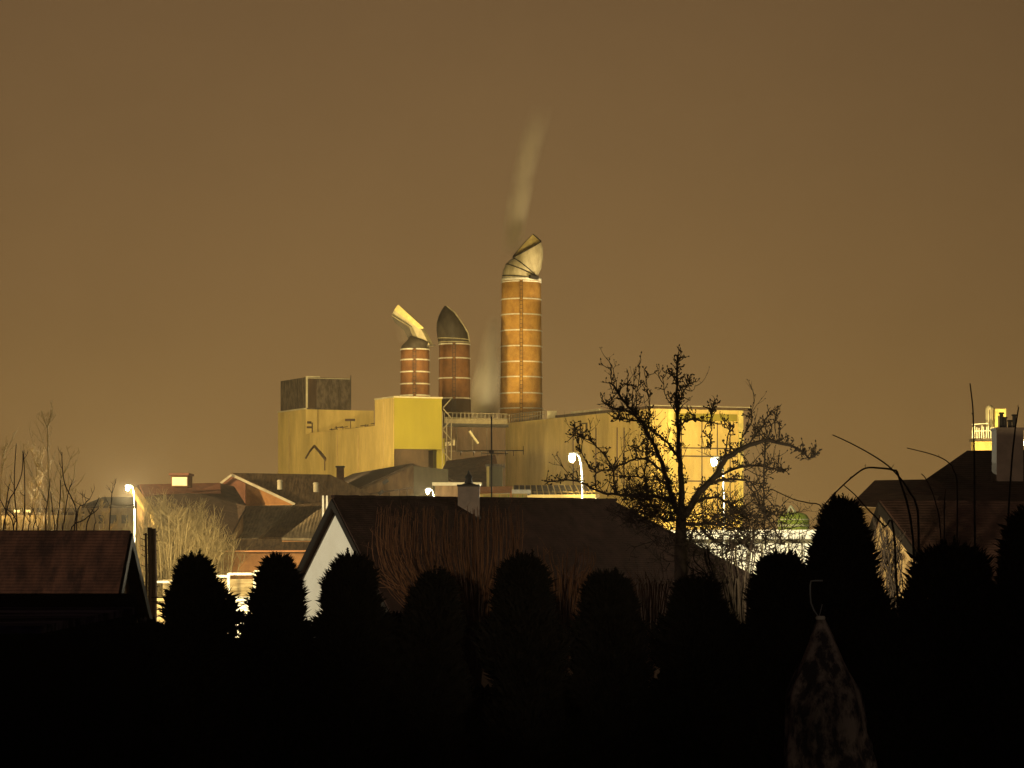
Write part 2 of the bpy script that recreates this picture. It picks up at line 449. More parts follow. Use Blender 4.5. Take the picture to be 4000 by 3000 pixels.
for rr_ in [(1962,1078,2111,1094,1,(0,0)),(1976,1032,2104,1087,1,(.2,0)),(2003,1008,2098,1083,1,(.4,0)),(2004,1003,2113,943,.95,(1.62,-.35))]:
    rim(m, rr_, D3, 2.33, .07)
m.bar(P(2068,1088,D3)+V((0,-2.35,0)), P(2100,1092,D3)+V((0,-1.8,0)), .55, .4)
m.build('cowl_seam', 'dark_metal', cw)
m = MB(); m.lathe(V((c3.x,c3.y,0)), [(2.4,Z(1099,D3)),(2.4,Z(1088,D3))], 40); m.build('collar', 'iron_band', cw, smooth=True)
# dark middle chimney
D2 = 335
t2, c2 = factory_chimney('reddish chimney under a dark pointed cowl standing between the two others', 1775, D2, 1.76, 1.87, 1340, 1670, (1346,1401,1479,1557), 'dark_brick', shaded=(1562,1668))
m = MB()
rg = [(1714,1342,1835,1342,1,(0,0)),(1709,1320,1832,1326,1,(0,0)),(1705,1290,1826,1298,1,(0,0)),(1706,1262,1814,1272,.95,(0,0)),(1713,1236,1796,1246,.8,(0,0)),(1724,1213,1772,1220,.5,(0,0)),(1737,1194,1746,1197,.12,(0,0))]
loft(m, rg, D2, 1.8, closed_top=True); cw = m.build('cowl', 'cowl_dark', t2, smooth=True)
m = MB()
rim(m, (1709,1322,1832,1328,1,(0,0)), D2, 1.84, .06); rim(m, (1713,1338,1835,1338,1,(0,0)), D2, 1.84, .06)
m.tube([P(1746,1198,D2)+V((0,-.2,0)), P(1775,1220,D2)+V((0,-.6,0)), P(1800,1255,D2)+V((0,-.8,0)), P(1828,1300,D2)+V((0,-.5,0)), P(1834,1335,D2)+V((0,-.4,0))], .08)
m.build('cowl_seam', 'cowl_metal', cw)
# short chimney with spout
D1 = 322
t1, c1 = factory_chimney('shortest chimney behind the yellow tower with a bent pale spout', 1621, D1, 1.56, 1.62, 1362, 1600, (1366,1407,1454,1501,1546), 'dark_brick')
m = MB()
loft(m, [(1566,1364,1676,1364,1,(0,0)),(1568,1352,1676,1356,1,(0,0)),(1590,1330,1680,1350,.9,(0,0)),(1603,1312,1684,1340,.75,(0,0))], D1, 1.55, closed_top=True)
cw = m.build('cowl', 'cowl_dark', t1, smooth=True)
m = MB()
loft(m, [(1640,1358,1694,1352,.6,(0,0)),(1622,1328,1684,1330,.6,(0,0)),(1606,1300,1668,1300,.6,(0,0)),(1598,1276,1655,1284,.55,(0,0)),(1578,1264,1618,1240,.5,(0,0)),(1553,1250,1583,1212,.5,(0,0)),(1529,1233,1557,1191,.5,(0,0))], D1, 1.5, n=6, closed_top=True)
m.build('spout', 'cowl_metal', cw)
m = MB(); m.bar(P(1532,1231,D1)+V((0,-.6,0)), P(1612,1279,D1)+V((0,-.6,0)), .1, .1); m.build('spout_edge', 'cowl_dark', cw)
m = MB(); m.bar(P(1557,1193,D1)+V((0,-.62,0)), P(1657,1286,D1)+V((0,-.62,0)), .08)
m.build('spout_edge', 'cowl_dark', cw); m = MB(); m.bar(P(1650,1353,D1)+V((0,-.8,0)), P(1702,1350,D1)+V((0,-.8,0)), .1)
m.build('spout_stay', 'cowl_dark', cw)
m = MB(); m.prism([P(1556,1192,D1)+V((0,-.9,0)),P(1657,1284,D1)+V((0,-1.0,0)),P(1640,1290,D1)+V((0,-1.05,0)),P(1541,1214,D1)+V((0,-.95,0))], (0,.12,0)); m.build('spout_lit_edge', 'cowl_lit', cw)  # pale strip paints the lit upper side of the spout
m = MB(); m.prism([P(1531,1234,D1)+V((0,.1,0)),P(1600,1282,D1)+V((0,.1,0)),P(1625,1350,D1)+V((0,.1,0)),P(1600,1335,D1)+V((0,.1,0)),P(1578,1290,D1)+V((0,.1,0)),P(1540,1258,D1)+V((0,.1,0))], (0,.3,0)); m.build('spout_shade', 'cowl_dark', cw)  # dark slab stands for the spout's shaded underside and smoke

# ------------------------------------------------------------------ pitched buildings
def pitched(name, label, cat, apex, ridge, near, far, drop, wall_m, roof_m, th=.16, over=.35, hip_end=None, board=None, gable_m=None, inset=.0, wall_top=None, group=None, rake_over=.25):
    """apex: near end of ridge; ridge: vector; near/far: horizontal vectors from ridge to the two eaves"""
    apex, ridge, near, far = V(apex), V(ridge), V(near), V(far)
    t = thing(name, label, cat, (apex+ridge/2+ (near+far)/2)*1.0, group); t.location.z = 0
    dn = V((0,0,-drop)); up = V((0,0,th))
    rd = ridge.normalized()
    hp = V((0,0,0)) if hip_end is None else rd*hip_end
    a0 = apex; a1 = apex+ridge
    en0 = apex+near+dn; en1 = a1+near+dn+hp; ef0 = apex+far+dn; ef1 = a1+far+dn+hp
    # walls: pentagon body pulled in from the roof edges
    w = MB(); s = .94
    n_, f_ = near*s, far*s; dz = V((0,0,-drop*s-.02)); sk = V((0,0,-.03))
    g0 = apex+rd*rake_over+sk; g1 = a1-rd*rake_over+sk
    if hip_end is None:
        pts = [g0+dz*1.0+n_, g0, g0+dz+f_]
        w.prism(pts, g1-g0)
    base = [g0+n_+dz, g0+f_+dz, g1+f_+dz+hp*.94, g1+n_+dz+hp*.94]
    if hip_end is not None:
        w.add([g0+n_+dz, g0, g0+f_+dz], [(0,1,2)])
    b0 = [V((p.x,p.y,0)) for p in base]; b1 = [p-V((0,0,.004)) for p in base]
    w.add(b0+b1, [(0,1,5,4),(1,2,6,5),(2,3,7,6),(3,0,4,7)])
    w.build('wall', wall_m, t)
    # roof slabs
    r = MB()
    def slab(ps):
        ps = [V(p) for p in ps]; n = len(ps)
        r.add([p for p in ps]+[p+up for p in ps], [tuple(range(n)), tuple(range(2*n-1,n-1,-1))]+[(i,(i+1)%n,(i+1)%n+n,i+n) for i in range(n)])
    slab([a0, a1, en1, en0]); slab([a1+V((0,0,-.002)), a0+V((0,0,-.002)), ef0, ef1])
    if hip_end is not None: slab([a1, ef1, en1])
    rf = r.build('roof', roof_m, t)
    if board:
        q = MB()
        o = -rd*.05
        for e_ in (en0, ef0):
            d = (e_-apex)
            q.obox(apex+o+V((0,0,.10)), d, rd*.06, V((0,0,-.26)))
        q.build('bargeboard', board, rf)
    return t, rf

def local_turn(o, deg):
    import mathutils
    o.data.transform(mathutils.Matrix.Rotation(-R(deg), 4, 'Z')); o.rotation_euler = (0,0,R(deg))
# left house: ridge along x, gable end towards the right
D = 60
lh, lroof = pitched('house', 'low house with a reddish brown roof and tan gable in front of bare shoots', 'house', P(509,2102,D), V((-12,-.2,0)), V((.05,-3.3,0)), V((.05,3.3,0)), 2.05, 'tan_render', 'left_roof', board='black_board')
# white gable house
D = 90
r35 = V((math.cos(R(35)),math.sin(R(35)),0)); q35 = V((math.sin(R(35)),-math.cos(R(35)),0))
ap = P(1299,1962,D)
wh, wroof = pitched('house', 'dark roofed house with a bright white gable and tall chimney block', 'house', ap, r35*10.9, q35*4.2, q35*-4.2, 4.4, 'white_render', 'house_roof', hip_end=7.2, board='black_board')
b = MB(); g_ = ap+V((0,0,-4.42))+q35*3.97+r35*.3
b.obox((g_.x,g_.y,0), r35*16.5, q35*.05, V((0,0,g_.z-.2))); b.build('side_wall', 'shade_tan', wh)  # dark overlay paints shade onto the near white wall
# chimney of the white house
cp = ap+r35*reach(ap,r35,1820)+q35*.16; cc = V((cp.x,cp.y,cp.z))
CD = cc.y-.3
def zc(py): return Z(py,CD)
b = MB(); b.box(cc.x-.345,cc.x+.345,cc.y-.3,cc.y+.3,zc(2060),zc(1901)); ch = b.build('chimney', 'chimney_render', wroof)
b = MB(); b.box(cc.x-.37,cc.x+.37,cc.y-.33,cc.y+.33,zc(1901)+.002,zc(1895)+.02)
b.lathe(V((cc.x,cc.y,0)), [(.30,zc(1894)),(.14,zc(1887)),(.10,zc(1870)),(.12,zc(1862)),(.05,zc(1850)),(.015,zc(1836))], 10)
b.build('chimney_cap', 'dark_metal', ch)
b = MB(); b.box(cc.x-.40,cc.x+.40,cc.y-.34,cc.y-.302,zc(2027),zc(2018)); b.build('flashing', 'dark_metal', ch)
b = MB()
for i in range(36):
    p = ap+r35*(i*.305)+V((0,0,.13+random.uniform(-.006,.012)))
    b.obox(p-q35*.11, r35*.29, q35*.22, V((0,0,.09)))
b.build('ridge_tile', 'house_roof', wroof)
# tv antenna
ac = P(1920,1960,96.5)
an = thing('tv_antenna', 'thin tall aerial mast with cross arms rising behind the dark roof ridge', 'antenna', (ac.x,ac.y,0))
m = MB(); m.bar((ac.x,ac.y,4.0), (ac.x,ac.y,Z(1627,96.5)), .05); m.build('mast', 'dark_metal', an)
m = MB(); a, c = P(1785,1762,96.5), P(2046,1760,96.5); m.bar(a, c, .03)
for px in (1800,1850,1880,1905,1945,1975,2006,2044):
    p = P(px,1762,96.5); h = .16 if px < 2030 else .12
    m.bar(p+V((0,-.35,-.02)), p+V((0,.35,-.02)), .02); m.bar(p, p+V((0,0,-h)), .02)
m.bar(P(2044,1775,96.5), P(2044,1742,96.5), .02)
m.build('boom', 'dark_metal', an)
m = MB(); m.bar(P(1880,1772,96.5), P(1985,1772,96.5), .025); m.box(ac.x-.09,ac.x+.09,ac.y-.08,ac.y+.08,Z(1770,96.5),Z(1758,96.5)); m.build('lower_arm', 'dark_metal', an)

# flat garage in the left foreground
gr = thing('garage', 'dark garage with a grey flat roof catching a faint sheen by the left house', 'garage', (-7,48,0))
g0 = MB(); g0.box(-12,X(515,48)-.2,44.3,51.6,0,4.72); g0.build('wall', 'dark_wall', gr)
g0 = MB(); g0.prism([(-12.3,44,4.74),(X(160,44),44,4.74),(X(528,52),52,4.86),(-12.3,52,4.86)], (0,0,.12)); g0.build('roof', 'flat_roof', gr)
g0 = MB(); g0.box(-12.2,X(474,53),52.3,55.2,0,Z(2325,53)); g0.build('rear_wall', 'dark_wall', gr)

# ------------------------------------------------------------------ sheds between houses and factory
# hall with panelled gable
D = 250
ap = P(1613,1816,D)
sg, sgr = pitched('shed', 'brown hall with a dusty panelled gable below the yellow factory tower', 'shed', ap, V((-7.0,34,0)), V((-7.0,-1.5,0)), V((8,3,0)), 3.3, 'dusty_panel', 'tile_brown', over=0)
m = MB(); m.prism([P(1616,1820,249.3),P(1750,1834,249.3),P(1752,2100,249.3),P(1616,2100,249.3)], (0,1.2,0)); m.build('side_wall', 'grey_wall', sg)
m = MB()
for px in (1440,1480,1520,1560,1590): m.bar(P(px,1900+(1600-px)*.3,248.6), P(px,2100,248.6), .1)
m.bar(P(1440,1930,248.6), P(1610,1905,248.6), .12); m.bar(P(1400,1965,248.5), P(1610,1960,248.5), .1)
m.build('panel_joint', 'brown_wall', sg)
for (x,y) in ((1505,1883),(1488,1925)):
    m = MB(); m.bar(P(x-9,y+6,247.9), P(x+10,y-8,247.9), .35, .3); m.build('vent', 'dark_metal', sg)
m = MB(); a = P(1328,1868,262); m.box(a.x-.32,a.x+.32,262,262.7,a.z-2.5,Z(1826,262)); ch = m.build('chimney', 'red_brick', sgr)
m = MB(); m.box(a.x-.4,a.x+.4,261.9,262.8,Z(1826,262)+.003,Z(1820,262)); m.build('chimney_cap', 'dark_metal', ch)
# red gabled shed
D = 228
ap = P(905,1855,D)
sh, shr = pitched('shed', 'shed with an orange brick gable and a dark sheet roof left of the hall', 'shed', ap, V((7.4,5,0)), V((5.0,-.6,0)), V((-2.2,1.8,0)), 2.35, 'orange_brick', 'sheet_roof', rake_over=.12)
m = MB(); q = V((0,-.9,0))
m.prism([P(862,1892,228)+q,P(906,1862,228)+q,P(963,1889,228)+q,P(963,2100,228)+q,P(862,2100,228)+q], (0,.6,0)); m.build('side_wall', 'red_brick', sh)
m = MB(); m.bar(P(860,1889,226.7), P(905,1855,226.7), .16); m.bar(P(905,1855,226.9), P(1152,1970,226.6), .16, .2); m.build('verge', 'pale_trim', shr)
for (x,y,dd) in ((1093,1887,227.6),(1234,1897,228.4)):
    m = MB(); a = P(x,y,dd-2.2); m.lathe(V((a.x,a.y,0)), [(.2,a.z-.5),(.2,a.z+.1),(.26,a.z+.12),(.18,a.z+.25)], 10); m.build('roof_vent', 'pale_trim', shr)
# low annexes with paler sheet roofs
def leanto(label, pts, wall_bottom, roof_m, wall_m, th=.18):
    lo = min(p.y for p in pts)
    t = thing('annex', label, 'annex', (sum(p.x for p in pts)/len(pts), lo+1, 0))
    m = MB(); m.prism(pts, (0,.05,-th)); m.build('roof', roof_m, t)
    low = sorted(pts, key=lambda p: p.z)[:2]; a, c = sorted(low, key=lambda p: p.x)
    back = sorted(pts, key=lambda p: -p.z)[:2]; d, e_ = sorted(back, key=lambda p: p.x)
    m = MB(); k = V((0,.35,-th-.05)); A, C, E, Dd = a+k, c+k, e_+k-V((0,.6,0)), d+k-V((0,.6,0))
    m.add([A,C,E,Dd]+[V((p.x,p.y,0)) for p in (A,C,E,Dd)], [(0,1,5,4),(1,2,6,5),(2,3,7,6),(3,0,4,7),(0,3,2,1)])
    m.build('wall', wall_m, t); return t
leanto('annex with a pale ribbed roof slanting below the orange brick gable', [P(955,1976,226),P(1150,1972,226),P(1010,2100,214),P(885,2106,214)], 0, 'pale_sheet_roof', 'orange_brick')
leanto('annex with a dark ribbed roof between two paler sheet roofs', [P(1152,1972,226.5),P(1310,1955,226.5),P(1190,2098,215),P(1013,2100,215)], 0, 'sheet_roof', 'orange_brick')
leanto('annex with a pale rippled roof close beside the white gable', [P(1236,1995,212),P(1330,1955,214),P(1290,2104,205),P(1100,2100,205)], 0, 'pale_sheet_roof', 'orange_brick')
# low long front range
lr = thing('shed', 'long low orange brown shed with a dark skylight band under the ribbed roofs', 'shed', (X(1050,204),205,0))
m = MB(); m.box(X(850,204),X(1330,204),204.4,210,0,Z(2152,204)); m.build('wall', 'orange_brick', lr)
m = MB(); m.prism([P(845,2149,203.6),P(1330,2149,203.6),P(1330,2104,206),P(858,2106,206)], (0,.3,-.2)); rf = m.build('roof', 'sheet_roof', lr)
m = MB(); m.bar(P(845,2154,203.5), P(1330,2152,203.5), .12); m.build('gutter', 'orange_awning', rf)
for px in (1262,1277):
    m = MB(); a = P(px,2015,203); m.bar((a.x,a.y,0), (a.x,a.y,Z(1936,203)), .13); tag(m.build('flue', 'white_frame'), 'thin pale flue pipe standing %s beside the white gable' % ('nearer the sheds' if px == 1262 else 'nearest to the roof tip'), 'flue', 'twin flue pipes')
# left dark shed with dormer
D = 215
lsd = thing('shed', 'broad brown roofed shed carrying a lit dormer behind the lamp post', 'shed', (X(720,215),215,0))
pp = [P(530,1893,215),P(856,1886,220),P(915,1900,220),P(962,1974,215.5),P(932,2030,213),P(892,2108,209),P(676,2110,207.5)]
m = MB(); m.prism(pp, (0,.25,-.22)); m.prism([P(530,1893,215.3),P(856,1886,220.3),P(915,1900,220.4),P(900,2000,228),P(540,2010,224)], (0,.2,-.2)); lsr = m.build('roof', 'tile_brown', lsd)
m = MB(); ft_ = [P(535,1904,215.6),P(676,2112,208.6),P(886,2112,210),P(950,1984,216.5),P(880,1990,224),P(545,2000,223)]
m.add(ft_+[V((p.x,p.y,0)) for p in ft_], [(i,(i+1)%6,(i+1)%6+6,i+6) for i in range(6)]+[(5,4,3,2,1,0)]); m.build('wall', 'tan_render', lsd)
m = MB(); a, c = P(520,1912,D-.8), P(632,2064,D-5.2); m.bar(a, c, .5, .42); m.build('verge', 'ochre_render', lsr)
m = MB(); m.prism([P(545,1892,214.6),P(860,1886,219),P(862,1915,217.5),P(740,1928,216),P(560,1930,213)], (0,.2,-.25)); m.build('ridge_cladding', 'red_brick', lsr)
dm = MB(); dm.box(X(668,213),X(734,213),213,216,Z(1902,213),Z(1857,213)); dmo = dm.build('dormer', 'dark_brick', lsr)
dm = MB(); dm.box(X(660,212.8),X(738,212.8),212.7,216.2,Z(1857,213)+.003,Z(1848,213)); dm.build('dormer_roof', 'red_brick', dmo)
dm = MB(); dm.box(X(673,213),X(731,213),212.9,212.99,Z(1897,213),Z(1864,213)); dm.box(X(679,213),X(725,213),212.84,212.9,Z(1892,213),Z(1868,213)); dm.build('dormer_window', 'lit_window', dmo)
# dim buildings at far left
def block(name, label, cat, px0, px1, py, D, dep, wm, rm='tile_brown', slope=0):
    t = thing(name, label, cat, (X((px0+px1)/2,D),D+dep/2,0))
    x0, x1, z = X(px0,D), X(px1,D), Z(py,D)
    m = MB(); m.box(x0,x1,D,D+dep,0,z); m.build('wall', wm, t)
    m = MB(); m.prism([(x0-.2,D-.2,z+.003),(x1+.2,D-.2,z+.003),(x1+.2,D+dep,z+.003+slope),(x0-.2,D+dep,z+.003+slope)], (0,0,.22)); m.build('roof', rm, t)
    return t, x0, x1, z
t, x0, x1, z = block('warehouse', 'dim brown warehouse half hidden behind the lamp post and bare shoots', 'warehouse', 330, 640, 1985, 235, 12, 'tan_render', slope=.9)
for px in (385, 430, 475):
    m = MB(); m.box(X(px,235),X(px+26,235),234.94,234.99,Z(2045,235),Z(2012,235)); m.build('window', 'window_glass', t)
t, x0, x1, z = block('warehouse', 'low pale warehouse at the far left with a small lit sign panel', 'warehouse', -400, 300, 2012, 250, 14, 'tan_render', slope=.6)
for (a,c_) in ((55,78),(97,121)):
    m = MB(); m.box(X(a,250),X(c_,250),249.9,249.98,Z(2006,250),Z(1992,250)) ; m.build('lit_panel', 'lit_window', t)
# right of the hall : red slopes and small roofs under the boiler house
leanto('shed roof of rust brown sheets sloping below the boiler house', [P(1745,1800,284),P(1935,1775,284),P(1965,1905,264),P(1690,1905,264)], 0, 'rust_roof', 'brown_wall')
t, x0, x1, z = block('workshop', 'low grey workshop column building with pale corner trim under the hall wall', 'workshop', 1905, 1963, 1822, 262, 6, 'grey_wall', rm='grey_cladding')
m = MB(); m.box(X(1905,262)-.1,X(1911,262),261.8,261.95,0,z-.01); m.build('corner_trim', 'ochre_render', t)
t, x0, x1, z = block('kiosk', 'flat roofed pale kiosk strip glowing just above the dark roof ridge', 'kiosk', 1865, 2060, 1928, 170, 6, 'ochre_render', rm='white_frame')
for px in (1890,1915,1950,1985,2020,2040):
    m = MB(); m.box(X(px,170),X(px+3,170),169.9,169.98,Z(1990,170),Z(1932,170)); m.build('post', 'green_paint', t)
m = MB(); m.prism([P(1862,1902,168),P(2002,1899,168),P(1996,1918,167.4),P(1864,1922,167.4)], (0,.3,-.1)); 
m.bar(P(1866,1900,168.2), P(1866,1960,168.2), .1); m.bar(P(1996,1900,168.2), P(1996,1960,168.2), .1)
m.build('awning', 'orange_awning', t)
t, x0, x1, z = block('workshop', 'grey workshop with a gridded roof and bright window strip left of the fruit tree', 'workshop', 2002, 2330, 1945, 190, 8, 'white_panel', rm='grey_cladding')
m = MB(); m.prism([P(2002,1940,189.5),P(2330,1940,189.5),P(2300,1902,196),P(2004,1902,196)], (0,.1,.12)); rf = m.build('skylight', 'grey_cladding', t)
m = MB()
for i in range(14): m.bar(P(2004+i*24,1940,189.3), P(2006+i*22,1902,195.8), .07, .25)
for i in range(4): m.bar(P(2002,1938-i*11,189.3+i*2.1), P(2325,1938-i*11,189.3+i*2.1), .07, .2)
m.build('grid', 'ochre_render', rf)
t, x0, x1, z = block('workshop', 'brown lean workshop wall showing behind the chimney block', 'workshop', 1700, 1870, 1897, 200, 6, 'dusty_panel', rm='pale_trim', slope=.1)

SH=190
# ------------------------------------------------------------------ white lit hall on the right
t, x0, x1, z = block('warehouse', 'brilliantly lit white low warehouse seen through the fruit tree twigs', 'warehouse', 2330, 3230, 2080, 240, 18, 'white_panel', rm='white_frame')
for i in range(17):
    px = 2350+i*52
    m = MB(); m.box(X(px,240),X(px,240)+.12,239.85,239.97,0,z-.2); m.build('wall_post', 'grey_wall', t)
for i in range(7):
    px = 2420+i*110
    m = MB(); m.box(X(px,240),X(px+52,240),239.9,239.98,0,3.6); dr = m.build('gate', 'pale_board' if i % 2 else 'grey_cladding', t)
m = MB(); m.box(x0,x1,239.6,239.95,z-.9,z-.55); m.build('fascia', 'grey_wall', t)
# green domed tank with tripod frame
D = 262; a = P(3112,2080,D)
t = thing('tank', 'small green domed tank under a pointed wire frame beside the conifers', 'tank', (a.x,D+3,0))
c = V((a.x,D+3,0)); rr = 1.45
m = MB(); m.lathe(c, [(rr,0),(rr,Z(2045,D)),(rr*.98,Z(2025,D)),(rr*.85,Z(2010,D)),(rr*.55,Z(2001,D)),(.1,Z(1998,D))], 24); m.build('shell', 'green_paint', t, smooth=True)
m = MB(); apx = c+V((-.25,0,Z(1974,D)))
for k in range(4):
    an_ = k*math.pi/2+.5; m.bar(apx, c+V((rr*1.08*math.cos(an_), rr*1.08*math.sin(an_), Z(2052,D))), .12)
m.build('frame', 'white_frame', t)
m = MB(); m.lathe(c, [(rr*1.06,Z(2056,D)),(rr*1.06,Z(2048,D))], 24); m.lathe(c, [(rr*1.04,Z(2030,D)),(rr*1.04,Z(2026,D))], 24); m.build('hoop', 'white_frame', t)

# ------------------------------------------------------------------ open shelter with white frame and stacked boards
D = 190
t = thing('shelter', 'white framed open shelter glowing between the left conifers', 'shelter', (X(820,D),D,0))
zt = Z(2246,D)
for px in (600, 692, 893, 995, 1095):
    m = MB(); zz = Z({600:2270,692:2258,893:2240,995:2232,1095:2232}[px],D)
    m.box(X(px-5,D),X(px+5,D),D-.1,D+.1,0,zz); m.build('post', 'white_frame', t)
m = MB(); m.bar(P(600,2273,D), P(692,2273,D), .14); m.bar(P(820,2251,D), P(893,2251,D), .16); m.bar(P(893,2242,D), P(995,2242,D), .16); m.bar(P(995,2232,D), P(1095,2232,D), .14); m.bar(P(692,2258,D), P(820,2252,D), .14)
m.build('beam', 'white_frame', t)
m = MB(); m.box(X(600,D),X(1095,D),D+5,D+5.2,0,Z(2262,D+5)); m.build('back_wall', 'pale_board', t)
def pile(label, px0, px1, py_top, D, rows, mm):
    t = thing('board_stack', label, 'board stack', (X((px0+px1)/2,D),D,0), 'stacked boards in the lit yard')
    z1 = Z(py_top,D); x0, x1 = X(px0,D), X(px1,D)
    m = MB(); h = z1/rows
    for i in range(rows):
        j = random.uniform(-.12,.12)
        m.box(x0+j,x1+j,D+random.uniform(-.1,.1),D+1.6,i*h+.05,(i+1)*h-.04)
    m.build('board', mm, t)
    m = MB()
    for i in range(rows):
        for fx in (.1,.5,.9):
            xx = x0+(x1-x0)*fx; m.box(xx-.08,xx+.08,D-.02,D+1.5,i*h-.03 if i else 0,i*h+.049)
    m.build('bearer', 'brown_wall', t)
pile('stack of pale boards under the shelter beside the double pole', 600, 690, 2330, 189, 7, 'pale_board')
pile('tallest stack of boards in the middle of the white framed shelter', 700, 885, 2322, 189, 7, 'pale_board')
pile('stack of boards behind the dark fence post', 900, 990, 2330, 188, 6, 'white_panel')
pile('low stack of boards standing by the white shelter end', 1000, 1090, 2345, 187, 6, 'pale_board')
# fence post and rails in the gap
D = 62
t = thing('fence', 'dark rail fence with a thick post seen in the gap between two conifers', 'fence', (X(908,D),D,0))
m = MB(); m.box(X(900,D),X(919,D),D-.05,D+.05,0,Z(2333,D)); m.build('post', 'black_board', t)
m = MB(); m.box(X(1120,D),X(1137,D),D-.05,D+.05,0,Z(2333,D)); m.build('post', 'black_board', t)
m = MB(); m.bar(P(590,2334,D), P(1140,2337,D), .025); m.bar(P(590,2350,D), P(1140,2351,D), .018); m.build('rail', 'black_board', t)

# double pole at left
D = 100
t = thing('utility_pole', 'slim double pole bristling with short pegs beside the tan gable', 'utility pole', (X(590,D),D,0))
for px, pt, w in ((587,2060,.10),(602,2064,.09),(570,2082,.05)):
    m = MB(); m.tube([(X(px,D),D,0),(X(px,D)+.02,D,Z(2250,D)),(X(px+random.uniform(-2,2),D),D,Z(pt,D))], [w,w*.9,w*.8], 7); m.build('pole', 'bark_brown', t)
m = MB()
for i in range(46):
    y = random.uniform(2080,2450); x = random.choice((587,602,570)); s = random.choice((-1,1))
    a = P(x,y,D); m.tube([a, a+V((s*random.uniform(.08,.22),random.uniform(-.15,.15),random.uniform(-.02,.12)))], [.02,.012], 4)
for y in (2088, 2330, 2352): m.bar(P(560,y,D), P(616,y+2,D), .04)
m.build('peg', 'bark_brown', t)

# ------------------------------------------------------------------ right hand houses
D = 84
rh = thing('house', 'big dark brown roofed house at the right carrying a wide chimney', 'house', (X(3850,D),D,0))
def hiproof(pts, faces): return MB().add(pts, faces)
A0 = P(3778,1760,86); A1 = P(4400,1752,86); B0 = P(3500,1952,80); B1 = P(4500,2120,78); C0 = P(3640,1962,93); C1 = P(4500,1962,95)
m = MB(); m.add([A0,A1,B0+V((0,0,0)),P(4500,2060,78),C0,C1,P(3560,2060,78)], [(0,6,3,1),(0,2,6),(0,4,2),(0,1,5,4),(2,4,5,3,6)]); rr1 = m.build('roof', 'house_roof', rh)
m = MB(); m.box(X(3590,80),X(4450,80),79.5,93,0,Z(2062,80)); m.build('wall', 'dark_wall', rh)
W0 = P(3417,1876,83); W1 = P(3700,1871,85); 
m = MB(); m.add([W0,W1,P(3318,1975,79),P(3640,1995,78),P(3380,1970,88),P(3700,1985,90)], [(0,2,3,1),(0,4,2),(0,1,5,4),(2,4,5,3)]); m.build('wing_roof', 'tile_brown', rh)
m = MB(); m.box(X(3335,80),X(3600,80),79.6,88,0,Z(1985,80)); m.build('wing_wall', 'tan_render', rh)
m = MB(); m.box(X(3893,79.5),X(3997,79.5),79.5,80.3,Z(1880,79.5),Z(1680,79.5)); chh = m.build('chimney', 'chimney_render', rr1)
m = MB(); m.box(X(3889,79.5),X(4001,79.5),79.45,80.35,Z(1680,79.5)+.003,Z(1670,79.5)); m.build('chimney_cap', 'chimney_render', chh)
for px, py in ((3912,1622),(3925,1640),(3945,1652),(3962,1630)):
    m = MB(); a = P(px,py,79.8); m.lathe(V((a.x,a.y,0)), [(.06,Z(1670,79.8)),(.05,a.z+.03),(.08,a.z+.04),(.07,a.z+.08)], 8); m.build('chimney_pot', 'dark_metal', chh)
# small gabled cottage before it
D = 70
ct, ctr = pitched('cottage', 'small cottage with a stone gable half covered by climbing stems', 'cottage', P(3437,1978,D), V((7,2.6,0)), V((1.75,-2.2,0)), V((-.75,2.2,0)), 2.7, 'stone_wall', 'house_roof', board='black_board', rake_over=.12)

# plant beyond right house
D = 300
ft = thing('process_tower', 'lit round topped process tower with railed platform behind the right house', 'tower', (X(3870,D),D+2,0))
def bb(mb, x0,x1,y0,y1,d0=0,d1=2): mb.box(X(x0,D),X(x1,D),D+d0,D+d1,Z(y1,D),Z(y0,D)); return mb
m = MB(); c = V((X(3872,D),D+1,0)); m.lathe(c, [(.42,Z(1760,D)),(.42,Z(1600,D)),(.38,Z(1590,D)),(.25,Z(1583,D)),(.05,Z(1580,D))], 16); m.build('vessel', 'pale_trim', ft, smooth=True)
m = MB(); bb(m,3888,3930,1597,1622); bb(m,3888,3898,1622,1668); bb(m,3921,3930,1622,1640); m.build('hopper', 'pale_yellow', ft)
m = MB(); bb(m,3800,3892,1712,1722,-.5,2.5); dk = m.build('platform', 'grey_cladding', ft)
m = MB(); bb(m,3806,3892,1724,1790,.2,2.2); m.build('platform_wall', 'ochre_render', ft)
m = MB()
for px in range(3798,3892,9): m.bar(P(px,1712,D-.5), P(px+random.uniform(-2,2),1660+random.uniform(0,14),D-.5), .09)
m.bar(P(3796,1658,D-.5), P(3860,1654,D-.5), .09); m.bar(P(3796,1684,D-.5), P(3890,1682,D-.5), .09)
m.build('railing', 'white_frame', dk)
m = MB(); m.box(X(3820,D),X(3925,D),D+.1,D+2,0,Z(1790,D)); m.build('base', 'brown_wall', ft)
for px in (3866,3880):
    m = MB(); m.bar(P(px,1600,D-.1), P(px,1715,D-.1), .09); m.build('downpipe', 'brown_wall', ft)

